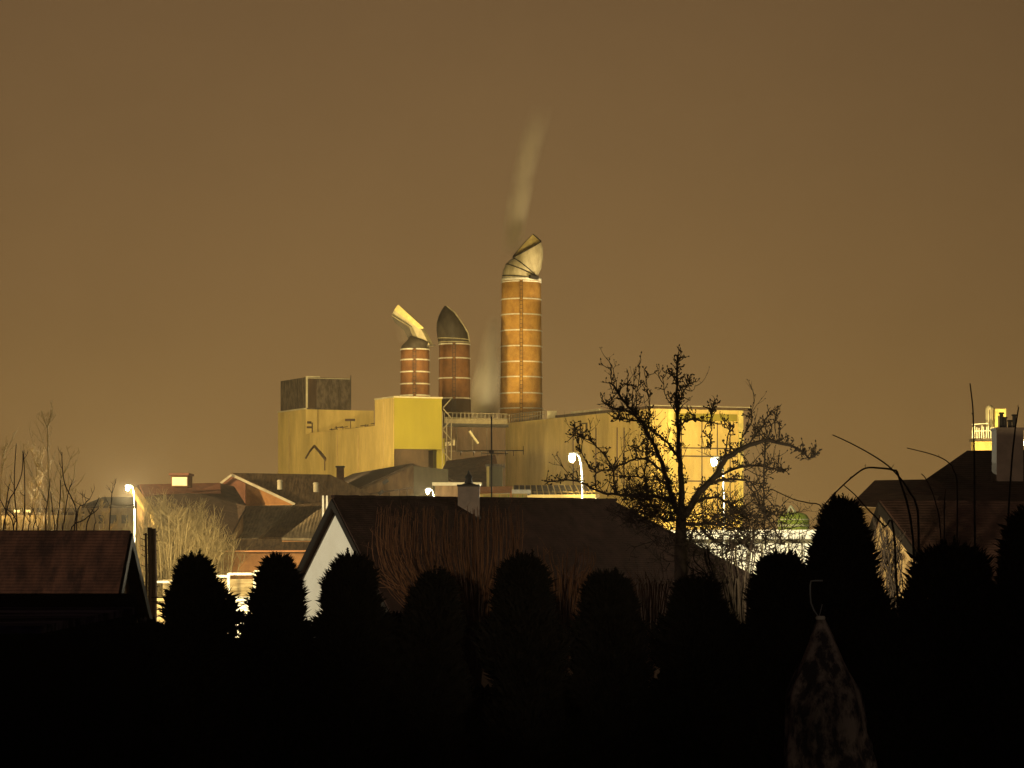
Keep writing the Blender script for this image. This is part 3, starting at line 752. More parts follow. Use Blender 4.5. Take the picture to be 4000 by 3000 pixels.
# ------------------------------------------------------------------ lamps
def make_lamp(h=9.7, label='', arm=1.0):
    t = thing('street_lamp', label, 'street lamp', (0,0,0), 'street lamps around the works')
    MB().tube([(0,0,0),(0,0,1.2),(0,0,1.21),(0,0,h-1.3)], [.07,.06,.05,.042], 10).build('pole', 'lamp_metal', t, smooth=True)
    pts = [V((0,0,h-1.32)), V((-.02,0,h-.8)), V((-.08,0,h-.35)), V((-.2,0,h-.08)), V((-.34,0,h+.02)), V((-.42,0,h+.02))]
    MB().tube(pts, [.055,.052,.05,.047,.045,.045], 8).build('arm', 'lamp_metal', t, smooth=True)
    m = MB(); x = -.38
    m.add([(x+.1,-.06,h-.02),(x+.1,.06,h-.02),(x-.5,.1,h-.04),(x-.5,-.1,h-.04),(x+.05,-.05,h+.08),(x+.05,.05,h+.08),(x-.45,.07,h+.06),(x-.45,-.07,h+.06)],
          [(0,1,2,3),(7,6,5,4),(0,4,5,1),(1,5,6,2),(2,6,7,3),(3,7,4,0)])
    hd = m.build('lamp_head', 'lamp_metal', t)
    m = MB(); m.lathe(V((x-.28,0,0)), [(.02,h-.30),(.13,h-.27),(.19,h-.16),(.20,h-.045)], 14); m.build('lens', 'lamp_lens', hd, smooth=True)
    return t
proto = make_lamp(label='street lamp with a brightly lit pale pole above the low left house')
spots = [(526,165,9.75,1.0,1.0,'street lamp with a brightly lit pale pole above the low left house'),
         (1697,175,9.72,1.5,1.0,'street lamp whose curved arm rises from the dark ridge left of the chimney block'),
         (2275,112,9.72,1,1.0,'street lamp hanging over the left branches of the fruit tree'),
         (2828,117,9.7,1,1.0,'street lamp shining through the right branches of the fruit tree'),
         (4062,97,9.72,1,1.0,'street lamp glowing beside the wide chimney of the right house')]
LAMPS = []
for i, (px, D, h, ax, pw, lb) in enumerate(spots):
    o = proto if i == 0 else copy_tree(proto)
    o.location = (X(px,D), D, 0); o['label'] = lb; LAMPS.append((X(px,D)-.66*(.6 if i == 0 else 1), D, 9.45))
    if i == 0: o.scale = (.6,1,1)
def plamp(name, loc, power, col=(1,.84,.5), r=.15, spot=None, target=None, blend=.6):
    l = bpy.data.lights.new(name, 'SPOT' if spot else 'POINT'); l.energy = power; l.color = col; l.shadow_soft_size = r
    if spot: l.spot_size = R(spot); l.spot_blend = blend
    o = bpy.data.objects.new(name, l); COL.objects.link(o); o.location = loc
    if spot:
        d = V(target)-V(loc); o.rotation_euler = d.to_track_quat('-Z','Y').to_euler()
    return o
for i, (x, y, z) in enumerate(LAMPS):
    plamp('lamp_or_fill', (x,y,z-.25), (26000,13000,9000,9000,3500)[i], col=(1,.86,.55), r=.12)

# unseen masts added behind the houses to light the works : mast, bracket, head
def floodlight(label, x, y, z, target, power, col=(1,.74,.30), spot=70, r=.3, blend=.5):
    t = thing('floodlight', label, 'floodlight', (x,y,0), 'floodlight masts in the yard')
    MB().tube([(x,y,0),(x,y,z-.3)], [.12,.08], 8).build('mast', 'lamp_metal', t)
    d = (V(target)-V((x,y,z))).normalized(); s = d.cross(V((0,0,1))).normalized(); u = s.cross(d)
    m = MB(); m.obox(V((x,y,z))-s*.3-u*.2-d*.2, s*.6, u*.4, d*.2); hd = m.build('lamp_head', 'dark_metal', t)
    m = MB(); m.obox(V((x,y,z))-s*.26-u*.16, s*.52, u*.32, d*.03); m.build('lens', 'lamp_lens', hd)
    plamp('fill_light', V((x,y,z))+d*.4, power, col, r, spot, target, blend)

floodlight('floodlight mast in the yard aimed at the yellow tower', X(3280,215), 215, 8.6, (-9.3,312,20), 82000, spot=12.5, blend=.3)
floodlight('floodlight mast between the sheds aimed at the ochre flank', X(1100,262), 262, 10.5, (-19,328,15), 42000, spot=100, col=(1,.76,.36))
floodlight('floodlight mast below the hall corner behind the white warehouse', X(2760,262), 262, 6.5, (X(2730,303),303,9), 105000, spot=120, col=(1,.76,.28))
floodlight('floodlight mast before the long hall flank', X(2130,262), 262, 9.2, (X(2250,322),322,13), 17000, spot=100, col=(1,.76,.38))
floodlight('floodlight mast behind the dark roofed house aimed at the tall chimney', X(2330,150), 150, 8.1, (10,345,40), 480000, spot=16, blend=.35, col=(1,.76,.3))
floodlight('floodlight mast behind the hidden end of the white warehouse', X(2480,226), 226, 6.6, (X(2800,240),240,3), 11000, spot=150, col=(1,.90,.62))
floodlight('floodlight mast behind the big conifer washing the white warehouse', X(3260,226), 226, 6.0, (X(2950,240),240,3), 9000, spot=150, col=(1,.90,.62))
floodlight('floodlight mast behind the left conifer washing the shelter', X(790,178), 178, 3.4, (X(830,190),190,2.2), 11000, spot=150, col=(1,.80,.42))
floodlight('floodlight mast at the foot of the round topped process tower', X(3960,292), 292, 12.5, (X(3870,300),301,19), 9000, spot=110, col=(1,.78,.3))
# unseen uplights added on the factory roof to brighten chimney, plume and steam
plamp('fill_light', (16,331,21.8), 42000, (1,.80,.46), .3, 40, (1.6,345.8,52), .5)
plamp('fill_light', (X(1925,346),345,20.9), 5000, (1,.85,.52), .15, 70, (X(1905,352),353,33), .8)
# fill lights added without fixtures, some beyond the frame, some hidden in it
plamp('fill_light', (-58,200,19), 640000, (1,.78,.33), .4, 23, (-21.5,331,16), .5)
plamp('fill_light', (-58,198,19), 150000, (1,.74,.36), .4, 44, (-18,222,8), .6)
plamp('lamp_or_fill', (-26,72,8.5), 21000, (1,.88,.60), .2, 34, (-6.2,89,5.4), .3)
plamp('lamp_or_fill', (-30,34,11), 26000, (1,.72,.50), .2, 24, (-12.5,59,6.2), .6)
plamp('lamp_or_fill', (30,38,11), 15000, (1,.74,.48), .2, 26, (12.6,84,7.6), .6)
plamp('lamp_or_fill', (X(3050,61),61,5.2), 5000, (1,.80,.42), .1, 70, (9.2,70,6.2))
plamp('lamp_or_fill', (9,4,8), 2700, (1,.84,.68), .2, 7, (X(3225,44),44,3.9), .7)
plamp('lamp_or_fill', (X(3060,252),252,9.0), 2600, (.95,1,.45), .2)
plamp('lamp_or_fill', (9,2,9), 34000, (1,.70,.42), .3, 9, (X(1780,60),60,5.6), .9)

# ------------------------------------------------------------------ conifers
def core_in(mb, R_, H, prof, seed):
    # old inner wood and dead foliage: a knotted dark core well inside the leaves
    n = 16; m = 26; base = len(mb.v)
    for i in range(m):
        d = .10+(H-.12)*i/(m-1); r0 = max(prof(d)*.72-.03, .02)
        for k in range(n):
            a = 2*math.pi*k/n
            r_ = r0*(1+.22*noise.noise(V((math.cos(a)*2.2, math.sin(a)*2.2, d*3+seed*3))))
            mb.v.append(V((r_*math.cos(a), r_*math.sin(a), H-d)))
    for i in range(m-1):
        for k in range(n):
            k2 = (k+1) % n; mb.f.append((base+i*n+k, base+(i+1)*n+k, base+(i+1)*n+k2, base+i*n+k2))
    mb.f.append(tuple(base+k for k in range(n)))
def thuja_mesh(R_, H, seed, n=14000, tip=.27, slope=.38, spires=5):
    rn = random.Random(seed); mb = MB(); vs = mb.v; fs = mb.f
    sp = [(rn.uniform(-.75,.75)*tip*1.1, rn.uniform(-.5,.5)*tip, rn.uniform(.06,.34)) for _ in range(spires)]
    def prof(d): return min(tip*min(1, (d/.12)**.5 if d > 0 else 0)+slope*d, R_)
    lx = rn.uniform(-.05,.05); ex = rn.uniform(.85,1.15); bmp = rn.uniform(0,9)
    for i in range(n):
        d = rn.uniform(0,2.4) if i % 10 < 7 else H*.97*rn.random()
        a = rn.uniform(0, 2*math.pi)
        r0 = prof(d)*(1+.12*math.sin(d*4.1+bmp)); nn = noise.noise(V((math.cos(a)*1.6, math.sin(a)*1.6, d*1.5+seed*3)))
        n2 = noise.noise(V((math.cos(a)*4, math.sin(a)*4, d*5+seed)))
        rr = r0*(.93+.50*nn+.30*n2)*(rn.random()**.16)
        p = V((rr*math.cos(a)*ex+lx*(2-d), rr*math.sin(a), H-d))
        out = V((math.cos(a)*.7+rn.uniform(-.5,.5), math.sin(a)*.7+rn.uniform(-.5,.5), rn.uniform(.2,1.3))).normalized()
        l = rn.uniform(.10,.34); w = rn.uniform(.012,.034)
        s = out.cross(V((rn.uniform(-1,1),rn.uniform(-1,1),rn.uniform(-1,1)))).normalized()
        b = len(vs); vs += [p, p+out*l*.5+s*w, p+out*l, p+out*l*.45-s*w]; fs.append((b,b+1,b+2,b+3))
    core_in(mb, R_, H, prof, seed)
    sh = []
    for _ in range(22):          # stray shoots standing off the shoulders
        a = rn.uniform(0, 2*math.pi); d = rn.uniform(.05, 1.6); r0 = prof(d)*rn.uniform(.7,1.02)
        sh.append((r0*math.cos(a), r0*math.sin(a), rn.uniform(.10,.30), -d))
    for (sx, sy, hh, zz) in [(a_, b_, c_, 0) for a_, b_, c_ in sp]+sh:
        for i in range(150 if zz == 0 else 60):
            t = rn.random(); p = V((sx+rn.gauss(0,.03)*(1.2-t), sy+rn.gauss(0,.03), H+zz-.2+t*(hh+.18)))
            out = V((rn.uniform(-.8,.8), rn.uniform(-.8,.8), rn.uniform(.3,1.2))).normalized()*rn.uniform(.05,.15)*(1.15-t)
            s = out.cross(V((rn.uniform(-1,1),rn.uniform(-1,1),.3))).normalized()*.02
            b = len(vs); vs += [p, p+out*.5+s, p+out, p+out*.5-s]; fs.append((b,b+1,b+2,b+3))
    return mb
def conifer(label, px, py, D, R_, seed, n=14000, tip=.27, slope=.38, spires=5):
    H = Z(py,D); x = X(px,D)
    t = thing('conifer', label, 'conifer', (x,D,0), 'columnar conifers of the garden row')
    mb = thuja_mesh(R_, H, seed, n, tip, slope, spires)
    mb.v = [v+V((x,D,0)) for v in mb.v]
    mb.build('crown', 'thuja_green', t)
    m = MB(); m.tube([(x,D,0),(x+.02,D,H*.5),(x,D,H*.9)], [.09,.06,.02], 7); m.build('trunk', 'bark_dark', t)
    return t
conifer('columnar conifer nearest the double pole with three short tips', 768,2205,55,.64,1,tip=.17,slope=.40,spires=9)
conifer('columnar conifer overlapping the left foot of the white gable', 1085,2205,55,.60,2,tip=.14,slope=.40,spires=9)
conifer('columnar conifer with twin tips standing before the white gable', 1372,2200,54,.66,3,tip=.12,slope=.42,spires=6)
conifer('blunt columnar conifer before the streaked roof', 1688,2270,54,.54,4,tip=.20,slope=.36,spires=8)
conifer('columnar conifer below the tall roof chimney and aerial', 2052,2212,53,.57,5,tip=.18,slope=.34,spires=7)
conifer('columnar conifer before the middle of the plain dark roof', 2385,2272,54,.56,6,tip=.20,slope=.36,spires=8)
conifer('columnar conifer just left beneath the fruit tree trunk', 2735,2290,54,.62,8,tip=.22,slope=.38,spires=8)
conifer('low broad conifer filling the gap right of the fruit tree', 3065,2195,55,.72,9,tip=.30,slope=.30,spires=8)
conifer('tall broad conifer beside the stone gabled cottage', 3268,1992,50,.80,10,n=16000,tip=.12,slope=.30,spires=8)
conifer('dark conifer before the right end of the cottage roof', 3735,2165,47,.66,11,n=10000,tip=.32,slope=.40)
conifer('tallest conifer hiding the right house wall', 4010,2030,45,.72,12,n=12000,tip=.20,slope=.33)
conifer('short conifer in front of the cottage left of the dark conifer', 3500,2450,46,.60,13,tip=.3,slope=.4)
conifer('conifer closing the row at the far right below the chimney', 3800,2230,49,.40,14,tip=.10,slope=.22)
conifer('columnar conifer in the row end by the tan gable of the left house', 560,2470,54,.62,15,tip=.3,slope=.4)

rn = random.Random(55); mb = MB()
for i in range(26000):
    x = rn.uniform(X(560,57.5), X(4100,57.5)); px = HX+x/57.5*F
    top = 2440+30*math.sin(px*.011)+22*noise.noise(V((px*.02,0,0)))
    top += 240*min(1,max(0,1-abs(px-2180)/520)*4)
    zt = Z(top,57.5); z = zt*(1-rn.random()**1.6*.75); y = 57.5+rn.uniform(-.35,.35)
    o_ = V((rn.uniform(-1,1),rn.uniform(-1,.5),rn.uniform(-.1,1))).normalized(); l = rn.uniform(.1,.24)
    s_ = o_.cross(V((rn.uniform(-1,1),rn.uniform(-1,1),rn.uniform(-1,1)))).normalized()*rn.uniform(.03,.07)
    p = V((x,y,z)); b_ = len(mb.v); mb.v += [p, p+o_*l*.5+s_, p+o_*l, p+o_*l*.5-s_]; mb.f.append((b_,b_+1,b_+2,b_+3))
hx0, hx1 = X(560,57.5), X(4100,57.5)
hg = thing('hedge', 'long black hedge filling the gaps between the conifers', 'hedge', ((hx0+hx1)/2,57.5,0))
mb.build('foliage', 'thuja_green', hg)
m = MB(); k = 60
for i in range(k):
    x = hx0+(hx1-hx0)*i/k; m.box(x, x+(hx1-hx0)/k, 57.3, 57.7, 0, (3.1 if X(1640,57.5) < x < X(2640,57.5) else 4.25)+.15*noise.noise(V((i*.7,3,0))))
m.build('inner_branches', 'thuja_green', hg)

# ------------------------------------------------------------------ bare trees
def twig(mb, p, d, l, r, rn, depth, curl=.35, up=.25, n=3, kids=3, knob=0):
    pts = [p]; q = p.copy(); dd = d.normalized(); k = 4
    for i in range(k):
        dd = (dd+V((rn.gauss(0,curl),rn.gauss(0,curl),rn.gauss(0,curl)+up))*.5).normalized()
        q = q+dd*(l/k); pts.append(q.copy())
    mb.tube(pts, [r*(1-.6*i/k) for i in range(k+1)], n, cap=False)
    if knob and rn.random() < .6:
        mb.tube([pts[-1], pts[-1]+dd*knob], [knob*.55, knob*.3], 4)
    if depth > 0:
        for j in range(kids):
            i = rn.randint(1,k-1); t = rn.random()
            b = pts[i].lerp(pts[i+1],t)
            nd = (dd*.6+V((rn.uniform(-1,1),rn.uniform(-1,1),rn.uniform(-.4,1)))).normalized()
            twig(mb, b, nd, l*rn.uniform(.3,.6), r*.65, rn, depth-1, curl, up, n, max(1,kids-1), knob)
    return pts
def smooth_path(pts, k=3):
    out = []
    for i in range(len(pts)-1):
        p0 = pts[max(i-1,0)]; p1 = pts[i]; p2 = pts[i+1]; p3 = pts[min(i+2,len(pts)-1)]
        for j in range(k):
            t = j/k
            out.append(.5*((2*p1)+(p2-p0)*t+(2*p0-5*p1+4*p2-p3)*t*t+(3*p1-p0-3*p2+p3)*t**3))
    out.append(pts[-1]); return out

# the fruit tree
rn = random.Random(21); D = 70
def zp(x, y): return (2200+x/1.659, 1300+y/1.659)
limbs = [ # (points in the crop's pixels, depth slope, start radius, end radius, spur density)
 ([(765,1600),(768,1400),(762,1230),(763,1170)], 0, .15, .11, 0),
 ([(763,1170),(768,1000),(752,800),(742,600),(737,400),(742,150)], .05, .085, .018, 1.6),
 ([(745,1175),(720,1120),(690,1000),(640,850),(590,730),(540,640),(510,580),(420,480),(350,380),(300,320)], -.35, .07, .016, 1.5),
 ([(745,810),(700,745),(660,700),(580,640),(510,570),(430,520),(340,490),(250,440)], -.2, .034, .014, 1.5),
 ([(690,985),(650,905),(620,880),(540,820),(460,820),(380,850),(300,885),(210,912),(215,1010)], .35, .035, .014, 1.0),
 ([(730,1100),(620,1062),(480,1050),(350,1050),(230,1030),(120,970),(0,955),(-120,975)], .3, .05, .012, 1.2),
 ([(790,1190),(870,1050),(960,960),(1040,840),(1130,760),(1230,720),(1330,700),(1430,720),(1520,750),(1600,810),(1650,775)], -.3, .09, .012, 1.5),
 ([(900,1010),(1000,930),(1150,870),(1280,860),(1390,890),(1440,895)], .3, .042, .014, 1.3),
 ([(940,985),(1010,955),(1080,950),(1180,960),(1240,1000),(1290,1150),(1390,1300),(1420,1380)], -.15, .035, .012, 1.0),
 ([(1310,705),(1300,860),(1300,1000),(1305,1200),(1310,1400)], .1, .022, .018, .9),
 ([(1180,965),(1240,1050),(1290,1140),(1340,1150),(1400,1200)], .2, .02, .01, 1),
 ([(800,1240),(900,1235),(1000,1240),(1120,1260),(1250,1400)], -.3, .05, .012, 1.4),
 ([(740,1215),(650,1205),(600,1190),(500,1212),(430,1250)], .2, .035, .012, 1.3),
 ([(742,600),(800,575),(850,562),(950,580),(1050,595)], -.2, .026, .012, 1.5),
 ([(960,585),(965,500),(990,455)], 0, .016, .012, 2.0),
 ([(955,760),(950,680),(965,590)], 0, .014, .012, 1.5),
 ([(640,1200),(570,1110),(540,1000),(530,900),(545,800),(540,700),(530,640)], .15, .028, .014, 1.2),
 ([(350,1050),(330,960),(310,860),(240,760),(150,690),(40,660)], .2, .026, .010, 1.2),
 ([(215,910),(160,850),(110,760),(90,680),(75,600)], .2, .018, .009, 1.2),
 ([(830,1110),(900,1080),(1000,1070),(1090,1120),(1180,1200),(1260,1220)], .3, .04, .012, 1.4),
 ([(1000,1245),(1080,1180),(1180,1170),(1290,1200),(1380,1180),(1490,1215)], .1, .025, .010, 1.3),
 ([(860,1260),(830,1320),(800,1400),(790,1480)], .2, .035, .02, 1),
 ([(890,1260),(960,1330),(1060,1380),(1160,1370),(1240,1440)], -.2, .03, .012, 1.6),
 ([(1140,755),(1170,660),(1210,600),(1230,540)], .1, .018, .010, 1.2),
 ([(1210,720),(1260,640),(1310,570),(1345,515)], .1, .02, .011, 1.6),
 ([(1330,705),(1350,620),(1385,520)], -.1, .016, .009, .8),
 ([(1390,715),(1405,640),(1400,560)], .1, .014, .008, .8),
 ([(1050,840),(1060,720),(1075,640),(1095,600)], .1, .02, .011, 1.3),
 ([(1000,935),(1020,880),(1010,820)], .1, .016, .01, 1.3),
 ([(735,480),(760,420),(800,350),(820,310)], -.1, .016, .010, 2.6),
 ([(735,330),(710,290),(685,260)], -.1, .014, .010, 2.0),
 ([(735,520),(690,450),(655,380),(640,290)], .2, .014, .008, .8),
 ([(510,580),(430,560),(360,560),(310,540)], .2, .02, .011, 2.0),
 ([(420,480),(410,400),(425,270)], 0, .014, .008, .9),
 ([(440,500),(455,380),(460,230)], .1, .013, .007, .5),
 ([(470,520),(475,400),(495,290),(480,220)], -.1, .014, .007, .6),
 ([(545,640),(560,520),(550,380),(520,240)], .1, .015, .007, .6),
 ([(310,330),(312,280),(308,220)], 0, .012, .007, .5),
 ([(640,850),(600,780),(500,760),(440,740)], .1, .018, .01, 1.5),
 ([(700,1030),(640,960),(560,950),(470,930),(400,930)], .2, .02, .01, 1.5),
]
def px2p(x, y, dep): return P(*zp(x,y), D+dep)
tr = thing('fruit_tree', 'gnarled bare fruit tree with knobbly spurs spreading before the bright hall', 'tree', (X(2660,D),D,0))
mb = MB(); tw = MB(); trunk = MB()
trunk.tube([(X(2662,D)+.05,D,0),(X(2662,D),D,2.0),P(2661,2270,D),P(2660,2140,D),P(2660,2010,D)], [.24,.19,.17,.16,.12], 10)
trunk.build('trunk', 'bark_dark', tr, smooth=True)
paths = []
for li, (pts, ds, r0, r1, den) in enumerate(limbs[1:]):
    x0, y0 = pts[0]
    base = 0
    if li > 3:                                  # start at the depth of whatever limb is nearest
        best = min(((abs(q[0]-x0)+abs(q[1]-y0), q[2]) for pp in paths for q in pp), key=lambda k: k[0]); base = best[1]
    acc = 0; pp = [(x0,y0,base)]
    for (a,b_),(c_,d_) in zip(pts,pts[1:]):
        acc += math.hypot(c_-a,d_-b_); pp.append((c_,d_,base+ds*acc*.0037))
    paths.append(pp)
    w = smooth_path([px2p(*q) for q in pp], 4)
    w = [w[0]]+[q+V((rn.gauss(0,.012),rn.gauss(0,.012),rn.gauss(0,.012))) for q in w[1:]]
    L = len(w); mb.tube(w, [r0+(r1-r0)*i/(L-1) for i in range(L)], 6)
    tot = sum((w[i+1]-w[i]).length for i in range(L-1))
    for k in range(int(tot*17*den)):
        i = rn.randint(0,L-2); b_ = w[i].lerp(w[i+1],rn.random())
        along = (w[i+1]-w[i]).normalized()
        d_ = (V((rn.uniform(-1,1),rn.uniform(-1,1),rn.uniform(-.6,1.2)))+along*.3).normalized()
        twig(tw, b_, d_, rn.uniform(.08,.28), .016, rn, 1, .55, .2, 3, 2, knob=.042)
    for k in range(int(tot*(.8 if li == 0 else 1.3)*min(den,1.3))):       # longer side shoots
        i = rn.randint(L//4,L-2); b_ = w[i].lerp(w[i+1],rn.random())
        d_ = V((rn.uniform(-.7,.7),rn.uniform(-.7,.7),rn.uniform(-.2,1.1))).normalized()
        twig(tw, b_, d_, rn.uniform(.35,.9)*(.5 if li == 0 else 1), .0135, rn, 2, .32, .35, 3, 3, knob=.026)
# dense low tangle around the fork
for k in range(430):
    x = rn.gauss(1080,220); y = rn.uniform(1130,1520)
    if k % 3 == 0: x = rn.uniform(380,720); y = rn.uniform(1000,1230)
    b_ = px2p(x,y,rn.uniform(-1.2,1.2))
    twig(tw, b_, V((rn.uniform(-1,1),rn.uniform(-.6,.6),rn.uniform(-.6,.8))), rn.uniform(.4,.9), .013, rn, 2, .55, .05, 3, 3, knob=.02)
mb.build('limb', 'bark_dark', tr, smooth=True); tw.build('twig', 'bark_dark', tr)

# helper for plants traced as stems
def stem_plant(name, label, cat, D, stems, m, r0=.025, r1=.01, side=2, seed=1, dens=2.0, slen=(.2,.6), base_px=None, group=None, deps=.5, ground=True):
    rn = random.Random(seed)
    bx = base_px if base_px is not None else sum(s[0][0] for s in stems)/len(stems)
    t = thing(name, label, cat, (X(bx,D),D,0), group)
    s_ = MB(); w_ = MB()
    for st in stems:
        dep = rn.uniform(-deps,deps)
        pts = [P(x,y,D+dep) for x,y in st]
        if ground:
            a = pts[0]; g_ = V((X(bx,D)+(a.x-X(bx,D))*.35, D+dep*.3, 0)); pts = [g_, g_.lerp(a,.6)+V((0,0,.2))]+pts
        w = smooth_path(pts, 4); L = len(w)
        s_.tube(w, [r0+(r1-r0)*i/(L-1) for i in range(L)], 5)
        tot = sum((w[i+1]-w[i]).length for i in range(L//3,L-1))
        for k in range(int(tot*dens)):
            i = rn.randint(L//3,L-2); b_ = w[i].lerp(w[i+1],rn.random())
            twig(w_, b_, V((rn.uniform(-.7,.7),rn.uniform(-.7,.7),rn.uniform(.1,1.2))), rn.uniform(*slen), r1*.8, rn, side-1, .2, .25, 3, 2)
    s_.build('stem', m, t, smooth=True)
    if w_.v: w_.build('twig', m, t)
    return t
# dark shoots behind the left house
stem_plant('bare_shrub', 'dark upright bare shoots at the left edge behind the reddish roof', 'shrub', 68,
 [[(12,2110),(22,2020),(38,1950),(57,1920),(85,1850),(90,1760)],[(64,2110),(66,2030),(57,1930),(57,1840),(64,1732)],[(86,2110),(96,2000),(96,1850),(90,1760)],[(55,2080),(25,2000),(-5,1940)],[(20,2060),(30,1930),(38,1890)],[(50,2095),(62,2030),(30,1990)]], 'bark_dark', .022, .010, seed=3, dens=1.4, slen=(.1,.35))
stem_plant('bare_shrub', 'dark bare shoots behind the reddish roof crossing the pale birch', 'shrub', 69,
 [[(128,2105),(140,2030),(128,1985)],[(180,2105),(178,2020),(190,1930),(196,1870)],[(215,2105),(205,1990),(198,1920)],[(220,2100),(235,1950),(236,1875)],[(150,2105),(148,2060),(150,2090)],[(110,2100),(118,2040),(112,2000)]], 'bark_dark', .020, .010, seed=4, dens=2.0, slen=(.1,.35))
stem_plant('bare_shrub', 'dark forked bare shoots behind the reddish roof nearest the lamp post', 'shrub', 67,
 [[(245,2100),(252,2030),(262,1950),(275,1895)],[(290,2100),(298,2000),(280,1945),(255,1895),(244,1830),(242,1765)],[(300,2030),(330,1970),(352,1948)],[(335,2100),(350,2020),(370,1980),(388,1943)],[(425,2100),(432,2000),(438,1920)],[(365,2100),(375,2040)],[(270,2100),(330,2030),(370,2000),(385,1985)]], 'bark_dark', .020, .010, seed=5, dens=2.4, slen=(.12,.4))
# arching stems at the right
def z6(l): return [(3100+x/1.8433, 1400+y/1.8433) for x, y in l]
stem_plant('bare_shrub', 'long arching bare stems curving over the big conifer and brown roofs', 'shrub', 48,
 [z6([(900,1250),(880,1045),(840,970),(790,890),(720,810),(650,750),(540,680),(400,605),(280,550)]), z6([(860,1300),(760,860),(715,805),(620,790),(520,790),(440,840),(360,910),(260,1010),(200,1090),(170,1180)]),
  z6([(360,912),(440,980),(520,1070),(600,1150),(660,1210),(720,1240)])[::-1]], 'bark_brown', .022, .009, seed=8, dens=1.2, slen=(.03,.08), base_px=3590, deps=.1)
stem_plant('bare_shrub', 'thin bare stems rising before the roof slope of the right house', 'shrub', 52,
 [z6([(1180,1000),(1150,800),(1115,750),(1060,715),(960,680),(815,645)]), z6([(1060,1300),(1020,1030),(960,880),(920,830)]), z6([(1085,1200),(1085,1050),(1095,940)]),
  z6([(250,1400),(210,1085),(100,1040),(0,1015),(-160,940)])], 'bark_brown', .016, .008, seed=9, dens=1.0, slen=(.03,.08), base_px=3700, deps=.1)
stem_plant('bare_shrub', 'straight thin stem standing up before the process tower', 'shrub', 56,
 [z6([(1305,1300),(1302,900),(1300,650),(1295,500),(1290,350),(1270,180)]), z6([(1560,900),(1590,560),(1605,450),(1620,350)])], 'bark_dark', .024, .012, seed=10, dens=.8, slen=(.04,.08), base_px=3830, deps=.1)
# fans of slim upright shoots behind the conifers, in front of the dark roof
def fan(label, bx, by, x0, x1, ytop, n, D, seed, r0=.016, r1=.006, m='shoot_bark', group=None, low=.25):
    rn = random.Random(seed); st = []
    for k in range(n):
        f = (k+.5)/n; x = x0+(x1-x0)*f+rn.uniform(-12,12)
        y1 = ytop+abs(rn.gauss(0,1))*(150 if rn.random() < .5 else 45)
        if rn.random() < low: y1 = rn.uniform(ytop+120, ytop+330)
        k2 = rn.uniform(.62,.85)
        st.append([(bx+(x-bx)*.10+rn.uniform(-6,6),by),(bx+(x-bx)*.42+rn.uniform(-8,8),by-150),(bx+(x-bx)*k2+rn.uniform(-8,8),by-300),(x+rn.uniform(-5,5),(by-330+y1)/2),(x+rn.uniform(-5,5),y1)])
    return stem_plant('bare_shrub', label, 'shrub', D, st, m, r0, r1, seed=seed, dens=.9, slen=(.15,.45), base_px=bx, group=group, deps=.5)
fan('fan of thin upright brown shoots covering the roof between gable and aerial', 1862, 2620, 1455, 2030, 1972, 210, 61, 31)
fan('small brown fan of shoots in the second gap of the conifer row', 2205, 2560, 2090, 2330, 2130, 60, 62, 32, r0=.014, r1=.006)
fan('faint fan of shoots in the gap right below the fruit tree limbs', 2545, 2580, 2440, 2640, 2230, 40, 62, 33, r0=.012, r1=.005)
fan('dark tangle of bare shoots before the white warehouse right of the fruit tree', 2900, 2560, 2690, 3140, 2120, 80, 66, 34, r0=.020, r1=.012, m='bark_dark', low=.4)
# pale lit trees far left and scrub behind the lamp
def pale_tree(label, px, py, D, H_px, seed, spread=30, n=10, r=.10, m='bark_pale', kids=4, depth=3, name='bare_tree', cat='tree'):
    rn = random.Random(seed); x = X(px,D); t = thing(name, label, cat, (x,D,0))
    top = Z(py,D); s_ = MB(); w_ = MB()
    pts = [V((x,D,0)), V((x+rn.uniform(-.2,.2),D,top*.4)), V((x+rn.uniform(-.3,.3),D+.2,top*.7)), V((x+rn.uniform(-.3,.3),D,top))]
    w = smooth_path(pts, 6); L = len(w); s_.tube(w, [r*(1-.85*i/(L-1)) for i in range(L)], 6); s_.build('trunk', m, t, smooth=True)
    for k in range(n):
        i = rn.randint(int(L*.3),L-2); f = i/L
        a = rn.uniform(0,2*math.pi); d = V((math.cos(a)*.55,math.sin(a)*.55,1))
        twig(w_, w[i], d, (top*.36)*(1.15-f)*rn.uniform(.7,1.2), max(r*.42*(1.1-f),.028), rn, depth, .18, .25, 4, kids)
    w_.build('limb', m, t); return t
pale_tree('tall slender pale birch lit behind the dark shoots', 200,1640,150,0,41,n=16,r=.10,kids=3)
pale_tree('pale bare tree at the left edge beyond the dark shoots', 20,1760,155,0,42,n=22,r=.10,kids=4)
pale_tree('pale bare tree with a forked top nearer the lamp post', 243,1755,148,0,43,n=12,r=.06,kids=3)
pale_tree('faint twiggy tree between the pale birch and left edge', 130,1800,158,0,44,n=22,r=.07,kids=4)
pale_tree('small faint tree beneath the tall pale birch', 310,1960,152,0,45,n=16,r=.05,kids=4)
pale_tree('small faint tree left of the lamp post', 400,1990,156,0,46,n=16,r=.05,kids=4)
rn = random.Random(77)
